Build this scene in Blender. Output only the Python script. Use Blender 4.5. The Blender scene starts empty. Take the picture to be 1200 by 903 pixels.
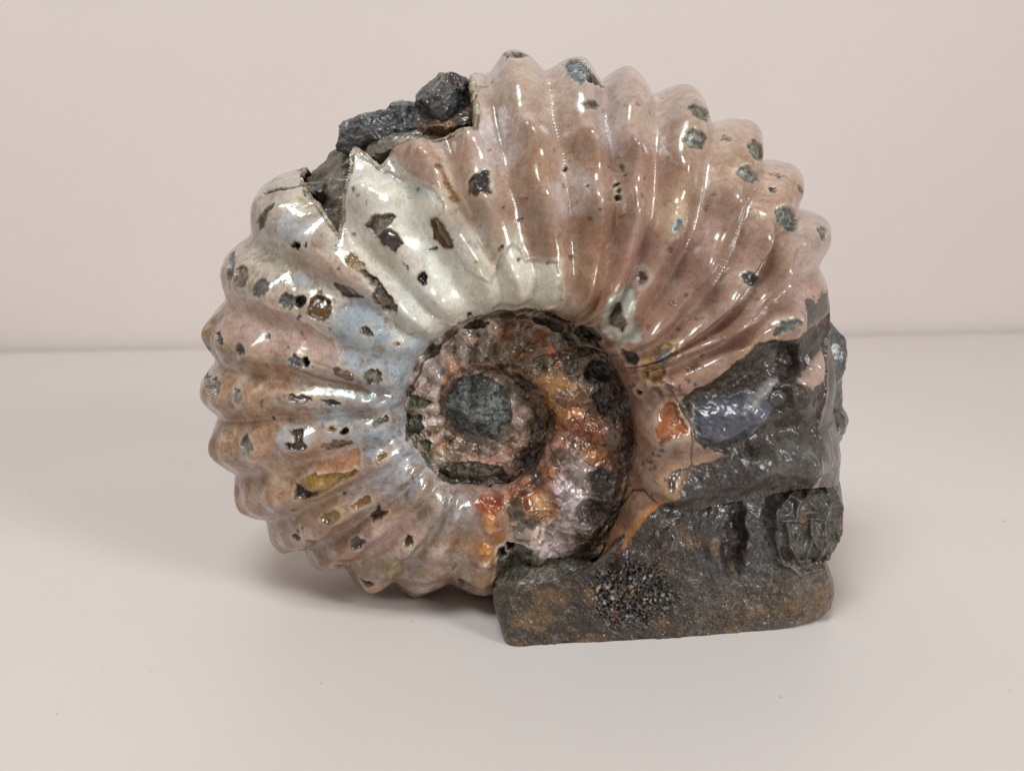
import bpy, math
import numpy as np

rng = np.random.default_rng(7)
scene = bpy.context.scene
col = scene.collection

# ------------------------------------------------------------------ camera
PITCH = math.radians(15.0)
FPX = 1300.0                       # focal length in photo pixels (photo 1200 wide)
CAM = np.array([0.0, -0.2418, 0.130])
cd = bpy.data.cameras.new("camera")
cd.sensor_width = 36.0
cd.lens = 36.0 * FPX / 1200.0
cd.clip_start = 0.005
cd.clip_end = 20.0
cd.dof.use_dof = True
cd.dof.focus_distance = 0.272
cd.dof.aperture_fstop = 15.0
cam = bpy.data.objects.new("camera", cd)
cam.location = CAM
cam.rotation_euler = (math.pi / 2 - PITCH, 0, 0)
col.objects.link(cam)
scene.camera = cam

# ------------------------------------------------------------------ light
world = bpy.data.worlds.new("World")
scene.world = world
world.use_nodes = True
bg = world.node_tree.nodes["Background"]
bg.inputs[0].default_value = (1.0, 0.86, 0.75, 1)
bg.inputs[1].default_value = 0.27


def area(name, loc, target, sx, sy, power, color):
    ld = bpy.data.lights.new(name, 'AREA')
    ld.shape = 'RECTANGLE'
    ld.size = sx
    ld.size_y = sy
    ld.energy = power
    ld.color = color
    o = bpy.data.objects.new(name, ld)
    col.objects.link(o)
    o.location = loc
    d = np.array(target) - np.array(loc)
    import mathutils
    o.rotation_euler = mathutils.Vector(d).to_track_quat('-Z', 'Y').to_euler()
    return o


area("window_light", (0.95, -0.75, 0.62), (0, 0.04, 0.05), 0.34, 0.42, 1.9, (0.97, 0.98, 1.0)).data.spread = math.radians(80)
area("ceiling_light", (-0.20, -0.36, 1.0), (-0.05, 0.12, 0.0), 0.34, 0.34, 6.8, (0.90, 0.96, 1.0))

scene.view_settings.view_transform = 'Standard'
scene.view_settings.look = 'None'
scene.view_settings.exposure = 0.0
scene.view_settings.gamma = 1.0
scene.render.resolution_x = 1024
scene.render.resolution_y = 770

# ------------------------------------------------------------------ helpers
sp, cp = math.sin(PITCH), math.cos(PITCH)


def P(px, py, Y):
    """point of the place at depth Y seen at photo position (px, py)"""
    x = (np.asarray(px, float) - 600.0) / FPX
    y = -(np.asarray(py, float) - 451.5) / FPX
    dy = cp + y * sp
    dz = -sp + y * cp
    s = (Y - CAM[1]) / dy
    return np.stack([CAM[0] + s * x, np.broadcast_to(Y, np.shape(s)) * 1.0, CAM[2] + s * dz], -1)


def project(p):
    q = p - CAM
    depth = q[..., 1] * cp - q[..., 2] * sp
    up = q[..., 1] * sp + q[..., 2] * cp
    return 600 + FPX * q[..., 0] / depth, 451.5 - FPX * up / depth, depth


def srgb(c):
    c = np.asarray(c, float) / 255.0
    return np.where(c <= 0.04045, c / 12.92, ((c + 0.055) / 1.055) ** 2.4)


def sstep(a, b, x):
    t = np.clip((x - a) / (b - a), 0, 1)
    return t * t * (3 - 2 * t)


def hash3(ix, iy, iz, seed):
    h = (ix.astype(np.int64) * 374761393 + iy.astype(np.int64) * 668265263 + iz.astype(np.int64) * 2147483647 + seed * 974711) & 0xFFFFFFFF
    h = ((h ^ (h >> 13)) * 1274126177) & 0xFFFFFFFF
    h = ((h ^ (h >> 16)) * 2246822519) & 0xFFFFFFFF
    return ((h ^ (h >> 15)) & 0xFFFFFF) / float(0xFFFFFF)


def vnoise(p, size, seed=0):
    q = p / size
    i = np.floor(q).astype(np.int64)
    f = q - i
    f = f * f * f * (f * (f * 6 - 15) + 10)
    x, y, z = i[..., 0], i[..., 1], i[..., 2]
    fx, fy, fz = f[..., 0], f[..., 1], f[..., 2]
    r = 0
    for a in (0, 1):
        for b in (0, 1):
            for c in (0, 1):
                w = (fx if a else 1 - fx) * (fy if b else 1 - fy) * (fz if c else 1 - fz)
                r = r + w * hash3(x + a, y + b, z + c, seed)
    return r


def fbm(p, size, octv=4, seed=0, gain=0.5):
    s, a, t = 0, 1.0, 0
    for o in range(octv):
        s = s + a * vnoise(p + o * 0.137, size, seed + o * 17)
        t += a
        a *= gain
        size *= 0.5
    return s / t


def worley(p, size, seed=0):
    q = p / size
    i = np.floor(q).astype(np.int64)
    f = q - i
    d1 = np.full(p.shape[:-1], 9.0)
    d2 = np.full(p.shape[:-1], 9.0)
    cid = np.zeros(p.shape[:-1])
    for a in (-1, 0, 1):
        for b in (-1, 0, 1):
            for c in (-1, 0, 1):
                x, y, z = i[..., 0] + a, i[..., 1] + b, i[..., 2] + c
                ox, oy, oz = hash3(x, y, z, seed), hash3(x, y, z, seed + 5), hash3(x, y, z, seed + 9)
                d = np.sqrt((a + ox - f[..., 0]) ** 2 + (b + oy - f[..., 1]) ** 2 + (c + oz - f[..., 2]) ** 2)
                near = d < d1
                d2 = np.where(near, d1, np.minimum(d2, d))
                cid = np.where(near, ox, cid)
                d1 = np.where(near, d, d1)
    return d1, d2, cid


# ------------------------------------------------------------------ materials
def new_mat(name):
    m = bpy.data.materials.new(name)
    m.use_nodes = True
    nt = m.node_tree
    return m, nt, nt.nodes["Principled BSDF"]


def N(nt, kind, **kw):
    n = nt.nodes.new(kind)
    for k, v in kw.items():
        setattr(n, k, v)
    return n


def math_node(nt, op, a, b=None, c=None, clamp=False):
    n = N(nt, "ShaderNodeMath", operation=op, use_clamp=clamp)
    for i, v in enumerate((a, b, c)):
        if v is None:
            continue
        if isinstance(v, (int, float)):
            n.inputs[i].default_value = v
        else:
            nt.links.new(v, n.inputs[i])
    return n.outputs[0]


def ramp(nt, val, lo, hi):
    n = N(nt, "ShaderNodeMapRange", interpolation_type='SMOOTHSTEP')
    nt.links.new(val, n.inputs[0])
    n.inputs[1].default_value = lo
    n.inputs[2].default_value = hi
    return n.outputs[0]


def mix_col(nt, fac, a, b, blend='MIX'):
    n = N(nt, "ShaderNodeMix", data_type='RGBA', blend_type=blend)
    if isinstance(fac, (int, float)):
        n.inputs[0].default_value = fac
    else:
        nt.links.new(fac, n.inputs[0])
    for i, v in ((6, a), (7, b)):
        if isinstance(v, tuple):
            n.inputs[i].default_value = v
        else:
            nt.links.new(v, n.inputs[i])
    return n.outputs[2]


def fossil_material():
    m, nt, bs = new_mat("polished_fossil")
    L = nt.links.new
    tc = N(nt, "ShaderNodeTexCoord")
    vec = tc.outputs["Object"]
    ac = N(nt, "ShaderNodeAttribute", attribute_name="col")
    asf = N(nt, "ShaderNodeAttribute", attribute_name="surf")
    sep = N(nt, "ShaderNodeSeparateColor")
    L(asf.outputs["Color"], sep.inputs[0])
    polish, grain, mott = sep.outputs[0], sep.outputs[1], sep.outputs[2]

    def noise(scale, detail=4, rough=0.55, dist=0.0):
        n = N(nt, "ShaderNodeTexNoise")
        n.inputs["Scale"].default_value = scale
        n.inputs["Detail"].default_value = detail
        n.inputs["Roughness"].default_value = rough
        n.inputs["Distortion"].default_value = dist
        L(vec, n.inputs["Vector"])
        return n.outputs["Fac"]
    n1 = noise(420, 5, 0.6, 0.8)
    n2 = noise(1500, 3, 0.6)
    n3 = noise(3200, 2, 0.5)
    # mottling of the shell layers
    dark = mix_col(nt, 1.0, ac.outputs["Color"], (0.66, 0.55, 0.45, 1), 'MULTIPLY')
    light = mix_col(nt, 0.22, ac.outputs["Color"], (0.80, 0.74, 0.70, 1))
    f1 = math_node(nt, 'MULTIPLY', ramp(nt, n1, 0.50, 0.72), mott)
    f2 = math_node(nt, 'MULTIPLY', ramp(nt, n1, 0.46, 0.30), mott)
    c = mix_col(nt, f1, ac.outputs["Color"], dark)
    c = mix_col(nt, f2, c, light)
    n4 = noise(950, 4, 0.65, 1.2)
    n5 = noise(2300, 3, 0.6)
    v = math_node(nt, 'MULTIPLY_ADD', math_node(nt, 'SUBTRACT', n4, 0.5), 0.75, 1.0)
    v = math_node(nt, 'MULTIPLY_ADD', math_node(nt, 'SUBTRACT', n5, 0.5), 0.55, v)
    hsv = N(nt, "ShaderNodeHueSaturation")
    L(v, hsv.inputs["Value"])
    L(c, hsv.inputs["Color"])
    c = hsv.outputs[0]
    # grain of the matrix: pale and dark mineral specks
    sp1 = math_node(nt, 'MULTIPLY', ramp(nt, n2, 0.56, 0.68), grain)
    sp2 = math_node(nt, 'MULTIPLY', ramp(nt, n2, 0.46, 0.34), grain)
    lightg = mix_col(nt, 0.28, ac.outputs["Color"], (0.50, 0.40, 0.28, 1))
    darkg = mix_col(nt, 1.0, ac.outputs["Color"], (0.30, 0.27, 0.24, 1), 'MULTIPLY')
    c = mix_col(nt, sp1, c, lightg)
    c = mix_col(nt, sp2, c, darkg)
    L(c, bs.inputs["Base Color"])
    r = math_node(nt, 'MULTIPLY_ADD', grain, 0.25, 0.30)
    r = math_node(nt, 'MULTIPLY_ADD', polish, -0.06, r)
    L(r, bs.inputs["Roughness"])
    L(math_node(nt, 'MULTIPLY', polish, math_node(nt, 'MULTIPLY_ADD', ramp(nt, n1, 0.62, 0.38), 0.35, 0.65)), bs.inputs["Coat Weight"])
    n6 = noise(120, 3, 0.6)
    cr = math_node(nt, 'MULTIPLY_ADD', ramp(nt, n6, 0.42, 0.68), 0.20, 0.045)
    L(cr, bs.inputs["Coat Roughness"])
    bs.inputs["Coat IOR"].default_value = 1.55
    # nacre: thin film over the pearly layers
    tf = math_node(nt, 'MULTIPLY_ADD', n1, 260.0, 260.0)
    tf = math_node(nt, 'MULTIPLY', tf, ramp(nt, grain, 0.5, 0.1))
    L(tf, bs.inputs["Thin Film Thickness"])
    bs.inputs["Thin Film IOR"].default_value = 1.45
    # relief
    b1 = N(nt, "ShaderNodeBump")
    b1.inputs["Distance"].default_value = 0.0004
    hg = math_node(nt, 'MULTIPLY', math_node(nt, 'ADD', n2, n3), grain)
    hs = math_node(nt, 'MULTIPLY_ADD', n1, 0.22, hg)
    L(hs, b1.inputs["Height"])
    b1.inputs["Strength"].default_value = 0.8
    L(b1.outputs[0], bs.inputs["Normal"])
    b2 = N(nt, "ShaderNodeBump")
    b2.inputs["Distance"].default_value = 0.0002
    b2.inputs["Strength"].default_value = 0.35
    L(math_node(nt, 'MULTIPLY_ADD', n1, 0.15, hg), b2.inputs["Height"])
    L(b2.outputs[0], bs.inputs["Coat Normal"])
    return m


FOSSIL = fossil_material()


def plain_material(name, color, rough, speck=0.0, bump=0.0, scale=900, tint=None):
    m, nt, bs = new_mat(name)
    L = nt.links.new
    tc = N(nt, "ShaderNodeTexCoord")
    n = N(nt, "ShaderNodeTexNoise")
    n.inputs["Scale"].default_value = scale
    n.inputs["Detail"].default_value = 4
    L(tc.outputs["Object"], n.inputs["Vector"])
    n2 = N(nt, "ShaderNodeTexNoise")
    n2.inputs["Scale"].default_value = 9
    n2.inputs["Detail"].default_value = 3
    L(tc.outputs["Object"], n2.inputs["Vector"])
    c = mix_col(nt, ramp(nt, n2.outputs["Fac"], 0.3, 0.7), tuple(color) + (1,), tuple(tint or color) + (1,))
    if speck:
        v = N(nt, "ShaderNodeTexNoise")
        v.inputs["Scale"].default_value = 330
        v.inputs["Detail"].default_value = 1
        L(tc.outputs["Object"], v.inputs["Vector"])
        c = mix_col(nt, math_node(nt, 'MULTIPLY', ramp(nt, v.outputs["Fac"], 0.775, 0.81), speck), c, (0.22, 0.19, 0.17, 1))
    L(c, bs.inputs["Base Color"])
    bs.inputs["Roughness"].default_value = rough
    b = N(nt, "ShaderNodeBump")
    b.inputs["Distance"].default_value = 0.0003
    b.inputs["Strength"].default_value = bump
    L(n.outputs["Fac"], b.inputs["Height"])
    L(b.outputs[0], bs.inputs["Normal"])
    return m


# ------------------------------------------------------------------ mesh builders
def make_object(name, verts, faces, parent=None, nrm=None, colr=None, surf=None, mat=FOSSIL, smooth=True):
    me = bpy.data.meshes.new(name)
    nv, nf = len(verts), len(faces)
    k = faces.shape[1]
    me.vertices.add(nv)
    me.vertices.foreach_set("co", np.ascontiguousarray(verts, np.float32).ravel())
    me.loops.add(nf * k)
    me.loops.foreach_set("vertex_index", np.ascontiguousarray(faces, np.int32).ravel())
    me.polygons.add(nf)
    me.polygons.foreach_set("loop_start", np.arange(0, nf * k, k, dtype=np.int32))
    me.polygons.foreach_set("use_smooth", np.full(nf, smooth, bool))
    me.update(calc_edges=True)
    me.validate()
    for an, arr in (("col", colr), ("surf", surf)):
        if arr is not None:
            at = me.attributes.new(an, 'FLOAT_COLOR', 'POINT')
            a4 = np.ones((nv, 4), np.float32)
            a4[:, :3] = arr
            at.data.foreach_set("color", a4.ravel())
    if nrm is not None:
        me.normals_split_custom_set_from_vertices(nrm.astype(np.float32))
    me.materials.append(mat)
    o = bpy.data.objects.new(name, me)
    col.objects.link(o)
    if parent is not None:
        o.parent = parent
    return o


def grid_faces(nr, nc, wrap=False):
    i = np.arange(nr - 1)[:, None]
    j = np.arange(nc if wrap else nc - 1)[None, :]
    j2 = (j + 1) % nc
    a = i * nc + j
    b = i * nc + j2
    c = (i + 1) * nc + j2
    d = (i + 1) * nc + j
    return np.stack([a, b, c, d], -1).reshape(-1, 4)


def grid_normals(g):
    du = np.gradient(g, axis=1)
    dv = np.gradient(g, axis=0)
    n = np.cross(du, dv)
    n /= np.linalg.norm(n, axis=-1, keepdims=True) + 1e-20
    return n


def in_poly(x, y, poly):
    poly = np.asarray(poly, float)
    inside = np.zeros(np.shape(x), bool)
    n = len(poly)
    for i in range(n):
        x1, y1 = poly[i]
        x2, y2 = poly[(i + 1) % n]
        if y1 == y2:
            continue
        c = ((y1 > y) != (y2 > y)) & (x < (x2 - x1) * (y - y1) / (y2 - y1) + x1)
        inside ^= c
    return inside


def poly_dist(x, y, poly, closed=True):
    poly = np.asarray(poly, float)
    d = np.full(np.shape(x), 1e9)
    n = len(poly)
    for i in range(n if closed else n - 1):
        a = poly[i]
        b = poly[(i + 1) % n]
        ab = b - a
        L2 = ab @ ab + 1e-20
        t = np.clip(((x - a[0]) * ab[0] + (y - a[1]) * ab[1]) / L2, 0, 1)
        d = np.minimum(d, np.hypot(x - a[0] - t * ab[0], y - a[1] - t * ab[1]))
    return d


def ell(cx, cy, rx, ry, ang=0.0, wob=0.12, n=18):
    a = np.linspace(0, 2 * np.pi, n, endpoint=False)
    w = 1 + wob * rng.normal(size=n) * 0.8
    w = (w + np.roll(w, 1) + np.roll(w, -1)) / 3
    x, y = rx * w * np.cos(a), ry * w * np.sin(a)
    t = math.radians(ang)
    return np.stack([cx + x * math.cos(t) - y * math.sin(t), cy + x * math.sin(t) + y * math.cos(t)], -1)


# ------------------------------------------------------------------ setting
table_mat = plain_material("painted_shelf", (0.675, 0.620, 0.582), 0.42, speck=0.5, bump=0.10, scale=700, tint=(0.655, 0.60, 0.562))
wall_mat = plain_material("painted_wall", (0.735, 0.66, 0.615), 0.75, bump=0.12, scale=240, tint=(0.72, 0.645, 0.60))


def slab(name, x0, x1, y0, y1, z0, z1, mat, yaw=0.0, origin=(0, 0, 0)):
    v = np.array([[x, y, z] for z in (z0, z1) for y in (y0, y1) for x in (x0, x1)], float)
    f = np.array([[0, 2, 3, 1], [4, 5, 7, 6], [0, 1, 5, 4], [2, 6, 7, 3], [0, 4, 6, 2], [1, 3, 7, 5]])
    o = make_object(name, v, f, mat=mat, smooth=False)
    o.location = origin
    o.rotation_euler[2] = yaw
    o["kind"] = "structure"
    return o


top_plate = slab("table_top", -1.2, 1.2, -0.9, 0.60, -0.03, 0.0, table_mat)
for v_ in top_plate.data.vertices:            # back edge runs along the wall, a few millimetres clear of it
    if v_.co.y > 0:
        v_.co.y = 0.334 + v_.co.x * math.tan(math.radians(5.0)) - 0.005
slab("wall", -1.6, 1.6, 0.0, 0.03, -0.25, 1.1, wall_mat, yaw=math.radians(5.0), origin=(0, 0.334, 0))

# ------------------------------------------------------------------ the ammonite: spiral surface
fossil = bpy.data.objects.new("ammonite_fossil", None)
fossil.empty_display_size = 0.02
col.objects.link(fossil)
fossil["label"] = "polished ribbed ammonite fossil with pearly pink and white shell on a dark stone base"
fossil["category"] = "fossil"

YM = 0.036
C = P(562, 475, 0.016)
C[1] = YM
PX = 0.000212                       # about one photo pixel at the fossil, in metres


def alpha_r(pt):
    dx, dz = pt[..., 0] - C[0], pt[..., 2] - C[2]
    return np.degrees(np.arctan2(-dx, -dz)) % 360.0, np.hypot(dx, dz)


B_T = np.array([(-940, .003), (-700, .0080), (-560, .0160), (-400, .0195), (-270, .0215), (-200, .0228), (-90, .0255), (-50, .0265), (-20, .0266), (5, .0262), (45, .0264), (90, .0272), (180, .0310), (270, .0345), (340, .0350)])


def b_of(a):
    return np.interp(a, B_T[:, 0], B_T[:, 1])


# umbilical edge, traced point by point (winding, px, py)
U_pts = [(-1, 548, 430), (-1, 575, 430), (-1, 610, 440), (-1, 632, 456), (-1, 645, 482), (-1, 640, 512), (-1, 622, 545), (-1, 600, 566), (0, 560, 571), (0, 525, 568), (0, 505, 540), (0, 476, 495), (0, 480, 450), (0, 503, 410),
         (0, 540, 383), (0, 570, 370), (0, 600, 363), (0, 652, 366), (0, 702, 402), (0, 735, 465), (0, 742, 515), (0, 735, 570), (0, 715, 620), (0, 693, 662)]
ua, ur = [], []
for w, x, y in U_pts:
    p = P(x, y, YM - 0.0225 if w == 0 else YM - 0.019)
    a, r = alpha_r(p)
    if w == -1:
        a -= 360
    ua.append(a)
    ur.append(r)
ua, ur = np.array(ua), np.array(ur)
o_ = np.argsort(ua)
ua, ur = ua[o_], ur[o_]
ua = np.concatenate([[-660, -450, -330], ua])
ur = np.concatenate([[0.0020, 0.0050, 0.0075], ur])

# ribs: crest points from the outer edge to the umbilicus
RIBS = [
    [(560, 706), (571, 645), (576, 598)],
    [(482, 708), (502, 655), (532, 603)],
    [(418, 701), (455, 668), (510, 605)],
    [(362, 666), (420, 634), (480, 588)],
    [(321, 632), (400, 602), (468, 562)],
    [(281, 582), (370, 566), (455, 533)],
    [(249, 517), (345, 515), (448, 494)],
    [(240, 450), (350, 466), (445, 468)],
    [(245, 378), (350, 421), (440, 441)],
    [(263, 303), (345, 354), (430, 388), (480, 408)],
    [(303, 222), (360, 285), (425, 325), (505, 385)],
    [(398, 145), (450, 265), (494, 327), (530, 368)],
    [(470, 105), (505, 190), (537, 272), (575, 338)],
    [(540, 72), (560, 205), (590, 280), (612, 345)],
    [(604, 60), (615, 122), (637, 205), (650, 275), (652, 335)],
    [(682, 66), (692, 122), (706, 205), (699, 290), (686, 352)],
    [(738, 82), (744, 150), (748, 220), (735, 290), (712, 350)],
    [(812, 104), (815, 163), (791, 258), (758, 322), (722, 374)],
    [(880, 148), (875, 206), (843, 288), (798, 348), (758, 392)],
    [(930, 200), (918, 255), (880, 327), (832, 375), (780, 412)],
    [(966, 262), (942, 292), (903, 348), (850, 390)],
    [(974, 345), (922, 378), (860, 408), (800, 438)],
    [(980, 432), (905, 472), (840, 500), (790, 505)],
    [(986, 520), (910, 543), (850, 560), (790, 572)],
    [(986, 610), (900, 625), (840, 625), (760, 612)],
]
NR = 40
RHO = np.linspace(0, 1, NR)
rib_a = []
tipR = []
for k, pts in enumerate(RIBS):
    aa, rr = [], []
    for i, (x, y) in enumerate(pts):
        a0, _ = alpha_r(P(x, y, 0.015))
        Yd = YM if i == 0 else YM - 0.9 * b_of(a0)
        if i == 0 and k < 4:
            Yd = 0.024
        a, r = alpha_r(P(x, y, Yd))
        if k < 2 and a > 300:
            a -= 360
        aa.append(a)
        rr.append(r)
    tipR.append((aa[0], rr[0]))
    Uk = np.interp(aa[-1], ua, ur)
    Rk = rr[0]
    ro = np.clip((np.array(rr) - Uk) / (Rk - Uk), 0, 1)
    so = np.argsort(ro)
    rib_a.append(np.interp(RHO, ro[so], np.array(aa)[so]))
rib_a = np.array(rib_a)
tipR = np.array(tipR)
print("tips", np.round(tipR[:, 0], 1).tolist())
# earlier ribs, evenly spaced
first = rib_a[0]
pre = np.array([first - 19.0 * (i + 1) for i in range(31)])[::-1]
n_pre = len(pre)
rib_all = np.concatenate([pre, rib_a, [rib_a[-1] + 13, rib_a[-1] + 26, rib_a[-1] + 39]])
rib_all = np.sort(rib_all, axis=0)

AMP_V = 0.0044
pa = np.arange(-660, -34, 15.0)
Ra = np.concatenate([pa, [-20], tipR[:, 0], [300, 340]])
Rr = np.concatenate([np.interp(pa + 360, ua, ur) + np.interp(pa, [-200, -110], [0.0100, 0.0130]), [0.056], tipR[:, 1] - 0.72 * AMP_V, [0.088, 0.086]])
o_ = np.argsort(Ra)
Ra, Rr = Ra[o_], Rr[o_]

# columns: finer where the whorl is large
cols = [-640.0]
while cols[-1] < 326:
    rr = np.interp(cols[-1], Ra, Rr) * 0.62
    cols.append(cols[-1] + math.degrees(0.00031 / max(rr, 0.009)))
A = np.array(cols)
NC = len(A)
U = np.interp(A, ua, ur)
R = np.interp(A, Ra, Rr)
ker = np.hanning(61)
ker /= ker.sum()


def smooth1(x):
    return np.convolve(np.pad(x, 30, mode='edge'), ker, mode='valid')


U, R = smooth1(U), smooth1(R)
B = smooth1(b_of(A))
FS = 0.88 * np.interp(A - 360, B_T[:, 0], B_T[:, 1])

PE = 2.35
RW = 0.13
nW, nF, nB = 34, 250, 70
tau = np.linspace(0, np.pi / 2, nW, endpoint=False)
rho_w = RW * (1 - np.cos(tau))
psi_w = math.asin(RW ** (PE / 2))
psi = np.linspace(psi_w, np.pi / 2, nF)
psi_b = np.linspace(np.pi / 2, np.pi, nB + 1)[1:]
rho = np.concatenate([rho_w, np.sin(psi) ** (2 / PE), np.sin(psi_b) ** (2 / PE)])
rho = np.nan_to_num(np.clip(rho, 0, 1))
ff = np.concatenate([np.cos(np.arcsin(rho_w ** (PE / 2))) ** (2 / PE), np.clip(np.cos(psi), 0, 1) ** (2 / PE), -np.abs(np.cos(psi_b)) ** (2 / PE)])
rise = np.concatenate([np.sin(tau), np.ones(nF + nB)])
NRW = len(rho)
j_venter = nW + nF - 1

ar = np.radians(A)[None, :]
rad = U[None, :] + (R - U)[None, :] * rho[:, None]
f = ff[:, None] * B[None, :]
f = FS[None, :] + (f - FS[None, :]) * rise[:, None]
G = np.stack([C[0] - rad * np.sin(ar), YM - f, C[2] - rad * np.cos(ar)], -1)
GN = grid_normals(G)
mid = GN[nW + 100, NC // 2]
if mid[1] > 0:
    GN = -GN
    FLIP = True
else:
    FLIP = False

# rib phase
rows = np.arange(NRW)
ph = np.empty((NRW, NC))
for j in range(NRW):
    pos = np.array([np.interp(rho[j], RHO, ra) for ra in rib_all])
    ph[j] = np.interp(A, pos, np.arange(len(pos)) + 0.0)
kidx = np.rint(ph).astype(int)
fr = ph - kidx
outer = sstep(-60, -10, A)[None, :] * np.ones((NRW, 1))
scl = (R / 0.085)[None, :]
cr = np.abs(np.cos(np.pi * fr))
round_ = sstep(0.55, 0.95, rho)[:, None]
prof = (1 - round_) * (0.55 * cr ** 2 + 0.45 * np.sqrt(cr ** 2 + 0.05)) + round_ * (cr ** 2 + 0.03) ** (0.58 - 0.18 * (1 - sstep(60, 100, A)))[None, :]
front = (rows <= j_venter)
amp_rho = np.interp(rho, [0, 0.10, 0.3, 0.6, 0.85, 1.0], [0.05, 0.34, 0.60, 0.72, 0.90, 1.0])
rib_var = 0.85 + 0.3 * rng.random(len(rib_all))
mouth = 1 - 0.8 * sstep(246, 254, A)[None, :] * sstep(0.72, 0.92, rho)[:, None]
broke = sstep(136, 142, A) * (1 - sstep(186, 192, A))
isback = (rows > j_venter + 2)[:, None]
rib_h = (1 - 0.25 * (1 - outer)) * mouth * np.where(isback, 1 - 0.85 * broke[None, :], 1.0) * AMP_V * (1 + 0.22 * sstep(150, 172, A))[None, :] * (1 - 0.6 * sstep(-290, -330, A))[None, :] * (0.35 + 0.65 * scl) * amp_rho[:, None] * rib_var[np.clip(kidx, 0, len(rib_all) - 1)]
H = rib_h * (prof - 0.35)
H -= np.where(isback, 0.0035 * broke[None, :], 0.0)
# tubercle rows along the ribs
for tr, tw, th in ((0.17, 0.06, 0.0014), (0.50, 0.07, 0.0019), (0.72, 0.050, 0.0020), (0.87, 0.036, 0.0016), (0.955, 0.02, 0.0012)):
    kv = (0.45 + 1.1 * rng.random(len(rib_all)))[np.clip(kidx, 0, len(rib_all) - 1)]
    H += th * (1 + (0.45 if tr < 0.8 else -0.6) * sstep(140, 165, A))[None, :] * kv * (1 - 0.7 * (1 - outer)) * mouth * (0.4 + 0.6 * scl) * np.exp(-((rho[:, None] - tr) / tw) ** 2) * np.exp(-(fr / 0.29) ** 2)
H += (fbm(G, 0.012, 3, 3) - 0.5) * 0.0016 + (fbm(G, 0.004, 3, 8) - 0.5) * 0.0003
fl1, fl2, fid = worley(G[:, :], 0.0042, 4)
inner_m = 1 - sstep(-75, -20, A)[None, :] * np.ones((NRW, 1))
H += inner_m * ((fid - 0.5) * 0.0006 + (fbm(G, 0.0035, 3, 21) - 0.5) * 0.0014)
G1 = G + GN * H[..., None]

# pick map: front surface point under each place of the front view
qx, qy, qd = project(G1)
vis = (np.einsum('ijk,ijk->ij', GN, CAM - G1) > 0)
cell = 2
gw, gh = 602, 453
pick = np.full((gh, gw), -1, np.int64)
idx = np.nonzero(vis.ravel())[0]
ix = np.clip((qx.ravel()[idx] / cell).astype(int), 0, gw - 1)
iy = np.clip((qy.ravel()[idx] / cell).astype(int), 0, gh - 1)
order = np.argsort(-qd.ravel()[idx])
pick[iy[order], ix[order]] = idx[order]
VX, VN = G1.reshape(-1, 3), GN.reshape(-1, 3)
filled = np.argwhere(pick >= 0)


def trace(px, py):
    x, y = int(np.clip(px / cell, 0, gw - 1)), int(np.clip(py / cell, 0, gh - 1))
    if pick[y, x] < 0:
        d = (filled[:, 0] - y) ** 2 + (filled[:, 1] - x) ** 2
        y, x = filled[np.argmin(d)]
    return pick[y, x]


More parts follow.
